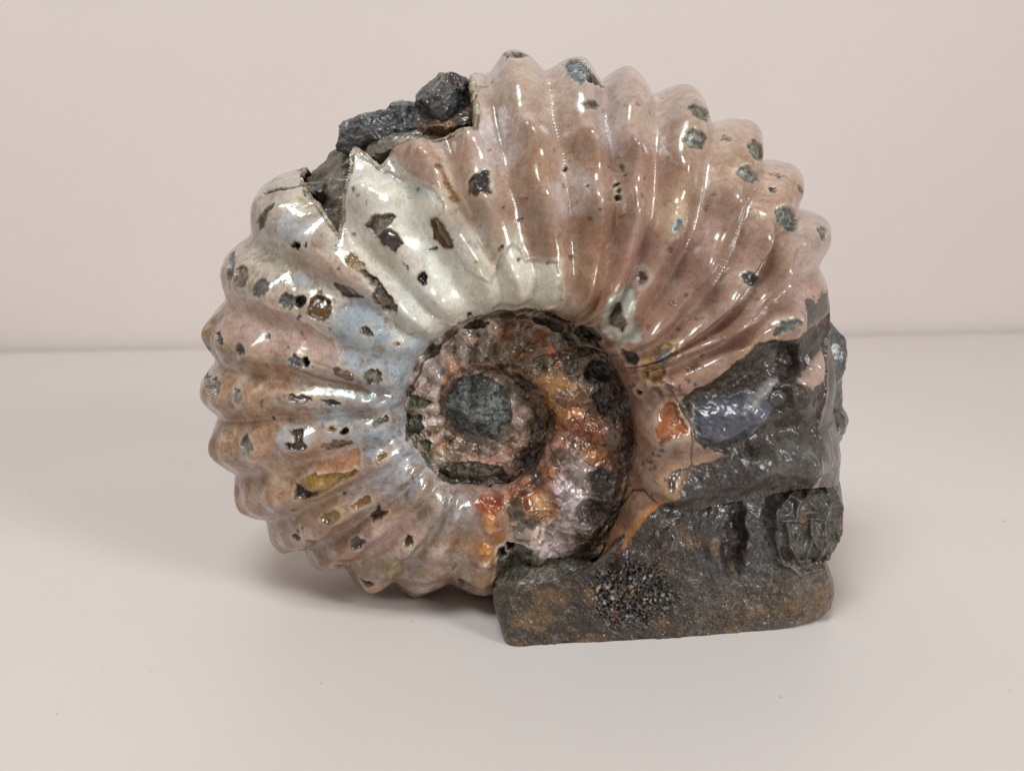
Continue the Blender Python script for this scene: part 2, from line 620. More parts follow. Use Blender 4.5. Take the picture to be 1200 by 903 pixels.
# ------------------------------------------------------------------ colours of the shell
CP = [
    (600, 120, 198, 174, 155), (575, 170, 205, 188, 180), (630, 200, 180, 145, 118), (600, 240, 186, 152, 132), (640, 290, 160, 122, 100), (660, 230, 196, 178, 170),
    (690, 180, 172, 136, 112), (690, 270, 158, 116, 90), (725, 150, 198, 178, 172), (745, 130, 190, 168, 152), (760, 200, 172, 132, 114), (740, 300, 160, 122, 106),
    (800, 140, 186, 164, 148), (800, 220, 184, 156, 128), (850, 180, 198, 168, 146), (840, 260, 176, 144, 132), (800, 300, 164, 128, 116), (760, 380, 160, 122, 106),
    (850, 330, 176, 144, 128), (900, 230, 192, 160, 138), (900, 300, 178, 146, 126), (940, 300, 194, 170, 158), (950, 340, 196, 164, 152), (860, 400, 166, 130, 114),
    (790, 430, 164, 126, 106), (760, 470, 150, 112, 90), (760, 520, 152, 118, 96), (730, 600, 142, 104, 78), (710, 640, 154, 98, 60), (690, 350, 158, 116, 88),
    (430, 230, 210, 210, 200), (470, 250, 206, 206, 194), (500, 240, 210, 198, 172), (450, 300, 186, 164, 142), (490, 290, 208, 213, 212), (520, 330, 208, 210, 202),
    (560, 340, 208, 202, 180), (600, 310, 206, 194, 172), (640, 330, 202, 190, 162), (480, 350, 203, 207, 206), (530, 380, 202, 196, 180), (420, 370, 168, 180, 186),
    (440, 400, 188, 200, 206), (400, 390, 160, 178, 190), (420, 415, 168, 185, 196), (380, 350, 204, 202, 190), (340, 310, 200, 192, 174), (320, 270, 192, 186, 180),
    (330, 240, 200, 188, 168), (360, 290, 182, 164, 150), (385, 310, 192, 164, 146), (300, 330, 192, 180, 162), (410, 330, 192, 174, 162), (400, 290, 200, 190, 175),
    (290, 370, 180, 152, 134), (340, 380, 192, 165, 158), (380, 400, 180, 148, 140), (265, 380, 172, 150, 128), (265, 440, 174, 144, 116), (320, 440, 188, 150, 116),
    (370, 450, 178, 160, 148), (400, 470, 160, 164, 164), (430, 470, 165, 180, 190), (460, 440, 165, 185, 196), (440, 520, 165, 180, 190), (400, 500, 160, 175, 185),
    (340, 490, 188, 155, 130), (300, 480, 178, 140, 110), (270, 520, 174, 140, 106), (290, 560, 168, 130, 100), (330, 560, 172, 135, 105), (370, 540, 172, 128, 98),
    (400, 545, 168, 115, 84), (460, 510, 186, 196, 206), (470, 550, 174, 178, 184), (430, 590, 166, 158, 156), (350, 610, 162, 134, 110), (390, 600, 168, 130, 100),
    (400, 650, 156, 118, 88), (430, 630, 168, 140, 126), (450, 610, 172, 140, 128), (430, 690, 160, 122, 84), (470, 660, 168, 146, 128), (500, 600, 168, 150, 138),
    (520, 640, 174, 152, 134), (540, 660, 156, 122, 88), (570, 640, 176, 118, 66), (574, 600, 168, 104, 54), (600, 620, 172, 148, 134), (620, 650, 176, 164, 164), (540, 600, 160, 154, 152),
    # inner whorls
    (500, 430, 164, 154, 154), (495, 460, 178, 156, 144), (500, 490, 182, 166, 160), (530, 440, 170, 122, 80), (530, 460, 176, 130, 84), (530, 500, 180, 135, 95), (650, 400, 100, 52, 22), (700, 430, 56, 32, 20),
    (680, 500, 128, 54, 16), (640, 480, 142, 90, 42), (660, 470, 150, 100, 50), (620, 470, 120, 78, 45), (690, 570, 46, 30, 20), (715, 520, 60, 34, 20), (660, 560, 176, 164, 172), (670, 590, 172, 160, 168), (640, 600, 160, 112, 72),
    (660, 630, 172, 156, 160), (600, 400, 124, 78, 44), (560, 390, 136, 108, 92), (530, 400, 156, 136, 128), (645, 380, 92, 50, 26), (690, 400, 70, 48, 30), (640, 550, 130, 80, 45), (625, 580, 150, 70, 25), (690, 535, 150, 84, 30), (720, 480, 60, 40, 26), (690, 640, 60, 38, 26),
]
cp_id = [trace(x, y) for x, y, *_ in CP]
cp_p = VX[cp_id]
cp_c = srgb(np.array([c[2:] for c in CP]))
warp = np.stack([fbm(VX, 0.007, 3, 31), fbm(VX, 0.007, 3, 41), fbm(VX, 0.007, 3, 51)], -1) - 0.5
wp = VX + warp * 0.007
cp_c = cp_c.mean(1, keepdims=True) + (cp_c - cp_c.mean(1, keepdims=True)) * 0.97
cp_c = cp_c * np.where(np.arange(len(cp_c)) < len(CP) - 33, 0.90, 0.86)[:, None]
wsum = np.zeros(len(VX))
csum = np.zeros((len(VX), 3))
is_in = (np.broadcast_to(A[None, :], (NRW, NC)).ravel() < -15)
for i, (p, c) in enumerate(zip(cp_p, cp_c)):
    w = 1.0 / (((wp - p) ** 2).sum(-1) + 0.0000045) ** 1.9
    same = is_in == is_in[cp_id[i]]
    w *= np.where(same, 1, 0.03)
    wsum += w
    csum += w[:, None] * c
COL = csum / wsum[:, None]
SURF = np.zeros((len(VX), 3))
SURF[:, 0] = 1.0
SURF[:, 1] = 0.03
SURF[:, 2] = 0.55
# growth bands and cloudy layers
fb = fbm(VX, 0.006, 4, 61)
COL *= (0.86 + 0.28 * fb)[:, None]
# growth lines running along the ribs
gq = np.stack([ph.ravel() * 0.01, np.broadcast_to(rho[:, None], (NRW, NC)).ravel() * 0.0045, np.zeros(len(VX))], -1)
gl = fbm(gq, 0.0022, 4, 66, 0.6)
COL *= (0.72 + 0.56 * gl)[:, None]
cl = sstep(0.52, 0.60, fbm(VX, 0.0032, 4, 68, 0.6)) * np.where(is_in, 0, 1)
COL = COL * (1 - 0.30 * cl[:, None]) + (COL * np.array([0.80, 0.62, 0.48])) * 0.30 * cl[:, None]
pit = sstep(0.70, 0.74, fbm(VX, 0.0016, 3, 69, 0.6)) * sstep(0.45, 0.6, fbm(VX, 0.011, 2, 70))
COL = COL * (1 - 0.6 * pit[:, None]) + srgb((84, 60, 44)) * 0.6 * pit[:, None]
# mottled brown and pale layers, strongest on the older half
av = np.broadcast_to(A[None, :], (NRW, NC)).ravel()
mw = np.where(is_in, 0.15, 0.85 - 0.60 * sstep(120, 150, av))
mo = fbm(VX, 0.0034, 4, 73, 0.6)
mo2 = fbm(VX + 0.05, 0.0016, 3, 74, 0.6)
a1 = sstep(0.53, 0.62, mo) * mw * 0.55
COL = COL * (1 - a1[:, None]) + srgb((146, 110, 84)) * a1[:, None]
a2 = sstep(0.46, 0.38, mo) * mw * 0.35
COL = COL * (1 - a2[:, None]) + srgb((204, 192, 182)) * a2[:, None]
a3 = sstep(0.60, 0.66, mo2) * mw * 0.5
COL = COL * (1 - a3[:, None]) + srgb((112, 78, 56)) * a3[:, None]
DISP0 = -0.00012 * a3 - 0.00008 * a1
# thin layers of the shell worn through: faint agate-like contours
ag = fbm(VX, 0.010, 4, 171, 0.5)
for lv in (0.40, 0.46, 0.50, 0.54, 0.60):
    dl = ag - lv
    COL *= (1 + np.where(is_in, 0, 1) * (0.055 * np.sign(lv - 0.501) * sstep(-0.004, 0.004, dl) + 0.13 * np.exp(-(dl / 0.0035) ** 2)))[:, None]
# crests worn browner, grooves keep the pale lavender layer
pr = prof.ravel() * np.where(is_in, 0, 1)
brown = srgb((164, 124, 90))
wv = np.clip(pr - 0.55, 0, 1) * 0.55 * sstep(0.42, 0.62, fbm(VX, 0.005, 3, 71))
COL = COL * (1 - wv[:, None]) + brown * wv[:, None] * 1.0
# inner whorls: flaky calcite and dark resin-brown matrix
im = is_in.astype(float)
flake = (fid.ravel() - 0.5)
COL *= (1 + im * (flake * 1.1))[:, None]
dk = im * sstep(0.55, 0.64, fbm(VX, 0.005, 3, 81))
COL = COL * (1 - 0.75 * dk[:, None]) + srgb((52, 40, 30)) * 0.75 * dk[:, None]
av_ = np.broadcast_to(A[None, :], (NRW, NC)).ravel()
v1, v2, vid = worley(VX + warp * 0.003, 0.0019, 93)
COL *= (1 + im * (vid - 0.5) * 0.9)[:, None]
vein = im * (1 - sstep(0.02, 0.14, v2 - v1)) * sstep(0.46, 0.56, fbm(VX, 0.006, 3, 94))
COL = COL * (1 - 0.28 * vein[:, None]) + srgb((206, 172, 138)) * 0.28 * vein[:, None]
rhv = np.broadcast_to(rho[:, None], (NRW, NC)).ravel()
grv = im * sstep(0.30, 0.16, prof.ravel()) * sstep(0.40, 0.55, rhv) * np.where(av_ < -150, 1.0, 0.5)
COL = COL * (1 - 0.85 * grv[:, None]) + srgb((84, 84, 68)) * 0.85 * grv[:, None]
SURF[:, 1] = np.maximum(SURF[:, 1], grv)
pk = im * sstep(0.45, 0.75, prof.ravel()) * sstep(-150, -190, av_)
COL = COL * (1 - 0.4 * pk[:, None]) + srgb((188, 164, 152)) * 0.4 * pk[:, None]
DISP1 = im * ((vid - 0.5) * 0.0005 + 0.0003 * vein)
SURF[:, 2] = np.where(is_in, 0.9, SURF[:, 2])
SURF[:, 0] = np.where(is_in, 0.55, SURF[:, 0])

DISP = DISP0 + DISP1
GR1, GR2, GRID = worley(VX, 0.0011, 88)
rw = np.repeat(rows, NC)
mb = (rw > j_venter - 115) & (av > 251 + (fbm(VX, 0.004, 3, 99) - 0.5) * 5)
COL[mb] = srgb((80, 78, 72))
SURF[mb] = (0.6, 0.7, 0.3)
lb = (np.abs(rw - j_venter + 6) < 4) & (av > 247)
COL[lb] = srgb((156, 138, 118))
LABEL = np.zeros(len(VX), int)      # 0 plain shell, >0 a patch


def frame(polypx):
    ids = [trace(x, y) for x, y in polypx]
    pts = VX[ids]
    c = pts.mean(0)
    n = VN[ids].mean(0)
    n /= np.linalg.norm(n)
    e1 = np.array([1.0, 0, 0]) - n * n[0]
    e1 /= np.linalg.norm(e1)
    e2 = np.cross(n, e1)
    q = pts - c
    poly = np.stack([q @ e1, q @ e2], -1)
    rad = np.linalg.norm(poly, axis=1).max() + 0.003
    near = np.nonzero((np.abs(VX - c).max(1) < rad * 1.2) & (VN @ n > 0.1))[0]
    d = VX[near] - c
    return near, d @ e1, d @ e2, poly


patch_names = []


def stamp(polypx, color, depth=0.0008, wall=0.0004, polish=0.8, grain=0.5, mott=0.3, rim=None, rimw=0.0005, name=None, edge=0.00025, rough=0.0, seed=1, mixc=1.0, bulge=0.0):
    """one exposed patch of the surface: own outline, own level, own material values"""
    near, x, y, poly = frame(polypx)
    if len(near) == 0:
        return
    jit = (fbm(VX[near], 0.0014, 3, 200 + seed) - 0.5) * 0.0013
    ins = in_poly(x, y, poly)
    d = np.where(ins, 1, -1) * poly_dist(x, y, poly) + jit
    m = sstep(-edge, edge, d)
    if rim is not None:
        rm = sstep(-rimw * 2.2, -rimw, d) * (1 - sstep(-0.0001, 0.0002, d)) * (0.10 + 0.45 * vnoise(VX[near], 0.002, 150 + seed))
        COL[near] = COL[near] * (1 - rm[:, None]) + srgb(rim) * rm[:, None]
        DISP[near] += 0.00012 * rm
    c = srgb(color)
    vary = 0.75 + 0.5 * fbm(VX[near], 0.0025, 3, 300 + seed)
    vary = vary * (1 + min(grain, 1.0) * (GRID[near] - 0.5) * 1.5)
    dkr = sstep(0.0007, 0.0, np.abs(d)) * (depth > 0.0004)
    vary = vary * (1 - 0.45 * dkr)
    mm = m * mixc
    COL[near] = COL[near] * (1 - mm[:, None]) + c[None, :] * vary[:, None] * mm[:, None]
    for ch, v in enumerate((polish, grain, mott)):
        SURF[near, ch] = SURF[near, ch] * (1 - m) + v * m
    lev = sstep(0, wall, d)
    DISP[near] -= depth * lev
    if rough:
        DISP[near] += lev * rough * (fbm(VX[near], 0.0016, 3, 400 + seed) - 0.5) * 2
    if bulge:
        DISP[near] += bulge * sstep(0, 0.002, d)
    if name:
        patch_names.append(name)
        LABEL[near[d > -0.0001]] = len(patch_names)


def line(pts, color, width=0.00022, depth=0.00025):
    near, x, y, poly = frame(pts)
    d = poly_dist(x, y, poly, closed=False) + (fbm(VX[near], 0.001, 2, 77) - 0.5) * 0.0003
    m = 1 - sstep(width * 0.6, width * 1.6, d)
    COL[near] = COL[near] * (1 - m[:, None]) + srgb(color) * m[:, None]
    DISP[near] -= depth * m


# large layers -------------------------------------------------------
MATRIX_POLY = [(985, 352), (972, 362), (958, 378), (940, 392), (925, 398), (903, 398), (885, 405), (860, 425), (835, 448), (815, 455), (797, 468), (797, 478), (808, 497), (815, 515), (825, 525), (850, 532), (825, 543), (810, 545), (800, 552),
               (795, 570), (788, 588), (772, 592), (755, 605), (735, 640), (715, 650), (695, 668), (690, 730), (1010, 730), (1010, 352)]
# white nacre: upper layers peeled, crisp step at its border
stamp([(415, 176), (445, 196), (462, 205), (480, 208), (505, 218), (521, 236), (519, 252), (512, 258), (530, 288), (545, 312), (575, 330), (585, 300), (600, 285), (612, 295), (614, 305), (655, 304), (659, 330), (657, 358), (620, 362), (560, 368), (520, 385), (470, 395), (430, 330), (405, 280), (398, 240)],
      (220, 216, 202), depth=0.0006, wall=0.0005, polish=1, grain=0.0, mott=0.45, mixc=0.62, rim=(214, 205, 188), seed=2)
stamp([(459, 173), (480, 163), (500, 165), (516, 185), (521, 205), (522, 226), (505, 214), (482, 206), (466, 190)], (178, 146, 128), depth=-0.0002, polish=0.7, grain=0.08, mott=0.9, rim=(205, 178, 155), seed=3)
stamp([(522, 165), (545, 155), (556, 165), (552, 200), (545, 225), (555, 262), (545, 260), (530, 220)], (186, 150, 124), depth=0.0, polish=0.9, grain=0.0, mott=0.7, seed=4, edge=0.0012, mixc=0.7)
# rust-pink rib on the left, lifted layer with a sharp upper border
stamp([(262, 345), (300, 348), (322, 360), (345, 367), (365, 378), (392, 398), (398, 420), (392, 432), (350, 420), (300, 412), (262, 405)], (180, 150, 138), depth=-0.00035, polish=0.8, grain=0.05, mott=0.8, mixc=0.55, rim=(214, 190, 166), seed=5)
stamp([(372, 540), (395, 532), (420, 522), (421, 545), (395, 552), (362, 556)], (164, 118, 86), depth=0.0002, polish=0.8, grain=0.05, mott=1, seed=6, rim=(205, 180, 158))
stamp([(438, 628), (455, 606), (480, 602), (486, 620), (478, 632), (455, 645), (432, 655)], (172, 142, 132), depth=0.0002, polish=0.8, grain=0.05, mott=0.9, seed=7, rim=(200, 160, 120))
stamp(ell(420, 374, 25, 21), (146, 160, 168), depth=0, polish=1, grain=0, mott=0.6, seed=8, edge=0.0018, mixc=0.7)
stamp(ell(446, 395, 11, 8), (128, 148, 162), depth=0, polish=1, grain=0, mott=0.6, seed=9, edge=0.0012, mixc=0.8)
stamp(ell(352, 330, 10, 8), (150, 162, 170), depth=0, polish=1, grain=0, mott=0.6, seed=10, edge=0.0012, mixc=0.7)
stamp(ell(345, 268, 24, 16, 20), (172, 174, 178), depth=0, polish=1, grain=0, mott=0.7, seed=10, edge=0.0015, mixc=0.7)
stamp(ell(492, 222, 14, 10), (160, 165, 158), depth=0, polish=1, grain=0, mott=0.6, seed=11, edge=0.0014, mixc=0.7)
stamp(ell(345, 512, 22, 17), (178, 186, 190), depth=0, polish=1, grain=0, mott=0.3, seed=12, edge=0.0012, mixc=0.75)

# dark matrix at the broken mouth
stamp(MATRIX_POLY, (84, 82, 76), depth=0.0007, wall=0.0006, polish=0.75, grain=0.75, mott=0.2, rim=(188, 150, 110), rimw=0.0006, rough=0.0004, seed=13, name="mouth_matrix")
MM = LABEL == len(patch_names)
q = sstep(0.45, 0.6, fbm(VX[MM], 0.007, 4, 95))[:, None]
COL[MM] *= np.array([0.52, 0.42, 0.34])
COL[MM] = COL[MM] * (1 - q) + COL[MM] * srgb((150, 120, 90)) * 2.0 * q
DISP[MM] += (fbm(VX[MM], 0.004, 4, 96, 0.6) - 0.5) * 0.0016
stamp([(815, 480), (840, 465), (880, 462), (905, 470), (905, 490), (880, 510), (840, 522), (818, 515)], (74, 80, 90), depth=-0.0003, polish=1, grain=0.25, mott=0.4, seed=14, edge=0.0015, bulge=0.0012)
stamp([(915, 400), (940, 400), (945, 425), (935, 450), (918, 448), (910, 425)], (44, 30, 22), depth=0.0022, wall=0.0016, polish=0.6, grain=0.8, mott=0.3, rough=0.0004, seed=15, edge=0.0010)
stamp([(908, 452), (930, 455), (932, 478), (915, 488), (900, 470)], (52, 42, 38), depth=0.0018, wall=0.0012, polish=0.8, grain=0.5, mott=0.3, rough=0.0004, seed=16, edge=0.0008)
stamp([(868, 482), (905, 458), (912, 446), (905, 445), (880, 462)], (140, 136, 132), depth=-0.0008, wall=0.0008, polish=0.8, grain=0.3, mott=0.3, seed=17, edge=0.0006)
stamp([(800, 555), (840, 550), (880, 545), (900, 552), (890, 568), (850, 580), (805, 585)], (42, 32, 27), depth=0.0003, polish=0.7, grain=0.85, mott=0.2, seed=18, edge=0.001)
stamp([(880, 538), (930, 515), (975, 495), (985, 540), (930, 560), (890, 560)], (70, 66, 60), depth=-0.0003, polish=1.0, grain=0.5, mott=0.3, seed=19, edge=0.0015)
stamp([(938, 449), (948, 432), (959, 415), (966, 408), (967, 447), (955, 455)], (172, 146, 130), depth=-0.0012, wall=0.001, polish=1.0, grain=0.05, mott=0.5, seed=20, name="shell_remnant")

# exposed patches ---------------------------------------------------
HOLE = dict(depth=0.0022, wall=0.0006, polish=1.0, grain=0.15, mott=0.4, rim=(205, 190, 165), rough=0.0003)
MTX = dict(depth=0.0008, wall=0.0003, polish=0.6, grain=1.0, mott=0.2, rim=(200, 184, 160), rough=0.00022)
AMB = dict(depth=0.0009, wall=0.0007, polish=1.0, grain=0.12, mott=0.8, rim=(206, 184, 156), rough=0.0004)
BR, DB, GR, GG, AM = (74, 44, 26), (36, 22, 18), (104, 104, 98), (112, 114, 98), (150, 104, 48)
sd = 30


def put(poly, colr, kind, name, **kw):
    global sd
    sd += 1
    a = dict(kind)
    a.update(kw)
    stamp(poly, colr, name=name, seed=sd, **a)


put(ell(345, 287, 6.5, 4.5, 5), (18, 15, 14), HOLE, "shell_hole")
put(ell(357, 289, 1.8, 2.5), (20, 16, 14), HOLE, None)
put([(303, 268), (303, 252), (310, 242), (322, 237), (318, 244), (311, 254), (309, 266)], (96, 94, 84), MTX, "matrix_patch", grain=0.4)
put([(309, 227), (318, 220), (340, 219), (356, 212), (352, 218), (330, 222), (318, 225)], (92, 88, 80), MTX, "matrix_patch")
put([(353, 214), (368, 211), (386, 216), (392, 226), (385, 236), (374, 238), (362, 232)], (108, 106, 88), MTX, "matrix_patch", depth=0.001, rough=0.0006)
put(ell(270, 312, 5.5, 17, 8), (120, 116, 112), MTX, "matrix_patch", grain=0.4)
put(ell(282, 324, 8, 14, 5), (128, 118, 102), MTX, "matrix_patch", grain=0.5)
put(ell(305, 338, 10, 13, 20), (104, 104, 100), MTX, "matrix_patch", grain=0.4, polish=1)
put(ell(336, 353, 10.5, 9), (104, 104, 102), HOLE, "shell_hole", grain=0.9, depth=0.0012)
put(ell(350, 354, 6.5, 8), DB, HOLE, "shell_hole")
put([(362, 350), (368, 344), (380, 345), (386, 355), (389, 362), (386, 375), (370, 377), (358, 371)], (98, 70, 42), AMB, "calcite_cavity", depth=0.0016)
put(ell(256, 396, 3.6, 8, -15), (88, 84, 76), MTX, "matrix_patch", grain=0.4)
put(ell(282, 409, 5, 7, -15), (98, 92, 82), MTX, "matrix_patch", grain=0.4)
put([(337, 422), (345, 415), (358, 418), (363, 424), (360, 431), (348, 430), (339, 427)], (128, 132, 128), MTX, "matrix_patch", polish=1, depth=0.0009)
put(ell(358, 425, 4.5, 5.5), (48, 22, 16), HOLE, "shell_hole")
put(ell(403, 439, 14, 6.5, 22), (92, 58, 34), AMB, "calcite_cavity", depth=-0.0003)
put(ell(437, 442, 10.5, 9.5), (104, 100, 84), MTX, "matrix_patch")
put(ell(243, 446, 4.5, 13, -10), (112, 108, 104), MTX, "matrix_patch", grain=0.3)
put(ell(252, 453, 4.5, 10, -12), (118, 112, 104), MTX, "matrix_patch", grain=0.3)
put(ell(277, 463, 5, 10, -5), (150, 150, 142), MTX, "matrix_patch", grain=0.3)
put([(331, 463), (340, 460), (352, 460), (364, 464), (366, 468), (356, 473), (342, 473), (336, 469)], BR, AMB, "calcite_cavity", grain=0.5)
put([(371, 465), (380, 467), (400, 471), (399, 474), (385, 474)], (72, 72, 70), MTX, "matrix_patch")
put(ell(287, 522, 6.5, 13, -8), (132, 128, 116), MTX, "matrix_patch", depth=0.0012, polish=1, grain=0.3)
put([(337, 505), (345, 502), (357, 503), (354, 511), (358, 524), (350, 528), (335, 525), (332, 521), (342, 516), (343, 511)], (66, 36, 20), HOLE, "calcite_cavity", depth=0.0012)
put(ell(388, 502, 4.2, 3.2), (150, 100, 56), AMB, None)
put(ell(403, 506, 6, 4, -10), (40, 26, 24), HOLE, "shell_hole")
put(ell(445, 494, 13, 4.6, -28), (98, 98, 92), MTX, "matrix_patch")
put(ell(395, 521, 18, 5, -8), (140, 122, 110), MTX, None, mixc=0.6)
put(ell(267, 508, 6, 7), (150, 116, 70), AMB, None, mixc=0.6, depth=0.0003)
put([(345, 584), (346, 568), (352, 560), (364, 556), (382, 553), (402, 554), (416, 548), (421, 552), (412, 559), (392, 568), (376, 578), (360, 584)], (148, 112, 46), AMB, "calcite_cavity", depth=0.001)
put([(345, 585), (346, 566), (352, 574), (372, 579), (360, 584)], (62, 48, 40), HOLE, None, rim=None, depth=0.0008)
put(ell(447, 537, 9, 5.5, -48), (140, 108, 54), AMB, "calcite_cavity")
put(ell(387, 607, 12, 7.5, -32), (142, 104, 50), AMB, "calcite_cavity")
put(ell(425, 588, 11, 5, -22), (140, 100, 50), AMB, "calcite_cavity")
put([(432, 604), (437, 598), (442, 589), (446, 597), (453, 598), (447, 606), (437, 611), (434, 607)], (80, 44, 30), AMB, "calcite_cavity")
put(ell(418, 638, 10.5, 6.5, -32), (80, 52, 34), HOLE, "calcite_cavity", depth=0.0012)
put(ell(366, 635, 7, 3, 8), (112, 84, 58), AMB, None, mixc=0.8)
put(ell(347, 629, 7, 3, 15), (112, 84, 62), AMB, None, mixc=0.8)
put(ell(478, 634, 6, 6), (72, 48, 28), HOLE, "calcite_cavity", depth=0.0012)
put(ell(461, 668, 9, 11, 15), (142, 122, 84), AMB, "calcite_cavity", depth=-0.0008, rim=(92, 70, 46))
put([(420, 676), (426, 680), (440, 682), (438, 686), (428, 687)], (92, 54, 32), HOLE, None)
put(ell(400, 664, 9, 3, 5), (128, 92, 58), AMB, None, mixc=0.7)
put(ell(541, 684, 4, 5.5), (70, 58, 34), HOLE, "shell_hole", depth=0.001)
put(ell(533, 663, 1.8, 6, 25), (84, 74, 66), HOLE, None, depth=0.0006)
put(ell(573, 612, 9, 15), (196, 140, 92), AMB, "calcite_cavity", depth=-0.0009, rim=(150, 76, 22))
put(ell(568, 645, 9, 8), (190, 130, 66), AMB, None, depth=-0.0006, rim=None)
put(ell(566, 664, 8, 7), (196, 170, 146), AMB, None, depth=-0.0006, rim=None)
put(ell(572, 592, 17, 11), (150, 62, 14), AMB, None, depth=0.0, rim=None, edge=0.001, mixc=0.8)
put(ell(583, 585, 9, 9), (100, 36, 20), AMB, None, depth=0.0, rim=None, edge=0.001, mixc=0.8)
put([(546, 214), (552, 207), (563, 202), (567, 198), (572, 199), (573, 214), (576, 226), (566, 224), (558, 231), (549, 226)], (40, 24, 20), HOLE, "calcite_cavity", depth=0.0008, bulge=0.0007)
put([(507, 195), (512, 192), (518, 194), (524, 208), (530, 222), (538, 234), (535, 240), (528, 232), (520, 214), (515, 199)], (138, 98, 52), AMB, "calcite_cavity", depth=0.0006)
put([(427, 262), (436, 251), (455, 248), (461, 254), (455, 262), (445, 270), (438, 276)], (112, 98, 88), MTX, "matrix_patch", depth=0.0012, rough=0.0006)
put([(438, 277), (454, 264), (465, 272), (472, 285), (468, 289), (462, 296), (450, 288)], (56, 40, 32), HOLE, "calcite_cavity", depth=0.0008)
put([(502, 253), (512, 254), (520, 266), (531, 287), (530, 292), (522, 292), (506, 278)], (104, 72, 38), HOLE, "calcite_cavity", depth=0.0012)
put(ell(494, 327, 6.5, 9, -15), (22, 20, 20), HOLE, "shell_hole", depth=0.0012)
put(ell(475, 312, 7, 2, 50), (150, 120, 112), MTX, None)
put([(402, 300), (410, 296), (418, 300), (428, 314), (432, 324), (420, 320), (408, 310)], (126, 96, 56), AMB, "calcite_cavity")
put([(416, 313), (428, 316), (442, 330), (456, 346), (465, 358), (462, 366), (452, 364), (440, 356), (432, 348), (438, 337)], (92, 76, 62), MTX, "matrix_patch", depth=0.001, rough=0.0005)
put([(391, 333), (402, 332), (414, 339), (424, 348), (414, 351), (402, 347)], (112, 106, 98), MTX, "matrix_patch")
put(ell(430, 389, 8.5, 6.3), (66, 60, 56), HOLE, "shell_hole", depth=0.0009, grain=0.6)
put(ell(466, 404, 5, 3.5, 20), (170, 160, 130), AMB, None, mixc=0.6)
put([(545, 96), (560, 99), (578, 90), (575, 101), (563, 107), (552, 103)], (132, 134, 122), MTX, "matrix_patch", grain=0.2, depth=0.0002)
put(ell(603, 64, 15, 2.5), (96, 92, 88), MTX, "matrix_patch")
put([(662, 76), (668, 70), (680, 69), (688, 76), (688, 92), (680, 98), (672, 93), (664, 84)], (108, 116, 120), MTX, "matrix_patch", rough=0.0005, polish=1)
put([(688, 76), (695, 86), (706, 99), (698, 100), (688, 94)], (42, 30, 26), HOLE, "shell_hole")
put(ell(692, 122, 9, 5.5), (98, 100, 84), MTX, "matrix_patch")
put(ell(730, 199, 3.4, 6, -20), (74, 74, 72), MTX, "matrix_patch")
for x, y in ((722, 217), (725, 224), (724, 232), (585, 293), (663, 196)):
    put(ell(x, y, 2.2, 2.6, 30), (72, 60, 50), MTX, None)
put(ell(818, 130, 14, 7.5, 30), (104, 106, 86), MTX, "matrix_patch")
put(ell(815, 163, 14, 12), (122, 124, 112), MTX, "matrix_patch")
put(ell(852, 163, 5, 3), (150, 108, 66), MTX, None)
put(ell(886, 175, 8, 13, -35), (108, 110, 90), MTX, "matrix_patch")
put(ell(876, 205, 12.5, 9, 28), (138, 138, 128), MTX, "matrix_patch")
put([(906, 250), (912, 243), (922, 241), (932, 250), (934, 260), (928, 270), (918, 265), (910, 258)], (126, 132, 126), MTX, "matrix_patch", rough=0.0004)
put(ell(905, 221, 2.5, 4), (96, 50, 36), HOLE, None)
put(ell(912, 206, 12, 2, 12), (150, 118, 92), MTX, None)
put(ell(941, 224, 9, 2.5, 45), (120, 108, 88), MTX, "matrix_patch")
put(ell(964, 273, 3.5, 9, -20), (112, 108, 92), MTX, "matrix_patch")
put(ell(790, 258, 15, 20, 25), (188, 162, 132), AMB, None, depth=-0.0006, rim=(206, 178, 140), grain=0, mott=0.3)
put(ell(793, 266, 4.5, 9, 25), (96, 116, 124), HOLE, "shell_hole", depth=0.0005, rim=(170, 175, 168))
put(ell(752, 325, 6.5, 8), (76, 62, 46), HOLE, "shell_hole", depth=0.0008, rim=(188, 186, 176), rimw=0.0009)
put(ell(880, 327, 9, 7.5, 20), (54, 60, 64), HOLE, "shell_hole", depth=0.0005, bulge=0.0005)
put([(703, 382), (706, 362), (714, 345), (730, 332), (742, 338), (748, 350), (745, 368), (749, 384), (752, 398), (735, 402), (716, 401)], (184, 182, 168), AMB, None, depth=0.0006, rim=(150, 100, 60), grain=0, mott=0.4)
put([(724, 353), (731, 364), (737, 378), (729, 391), (722, 386), (711, 380), (715, 368)], (92, 80, 66), MTX, "matrix_patch", depth=0.0006)
put([(750, 425), (756, 412), (768, 405), (795, 400), (792, 412), (782, 428), (776, 445), (764, 449), (753, 440)], (166, 130, 88), AMB, "calcite_cavity", depth=0.0006, rim=(208, 180, 148))
put([(768, 415), (775, 408), (790, 406), (788, 420), (779, 429), (769, 428)], (104, 92, 78), MTX, "matrix_patch", depth=0.0003, rim=None)
put([(728, 411), (738, 412), (748, 420), (744, 429), (734, 424), (728, 418)], (72, 68, 56), MTX, "matrix_patch")
put(ell(747, 460, 4.5, 2.6, 30), (70, 56, 42), HOLE, None)
for i in range(26):
    x, y = 790 + rng.normal() * 22, 440 + rng.normal() * 12
    put(ell(x, y, 1.2 + 3 * rng.random(), 1.1, rng.random() * 180), (96, 58, 40), MTX, None, depth=0.0003, rim=None)
for i in range(18):
    x, y = 762 + rng.normal() * 12, 545 + rng.normal() * 18
    put(ell(x, y, 1.0 + 2.5 * rng.random(), 1.0, rng.random() * 180), (88, 52, 36), MTX, None, depth=0.0003, rim=None)
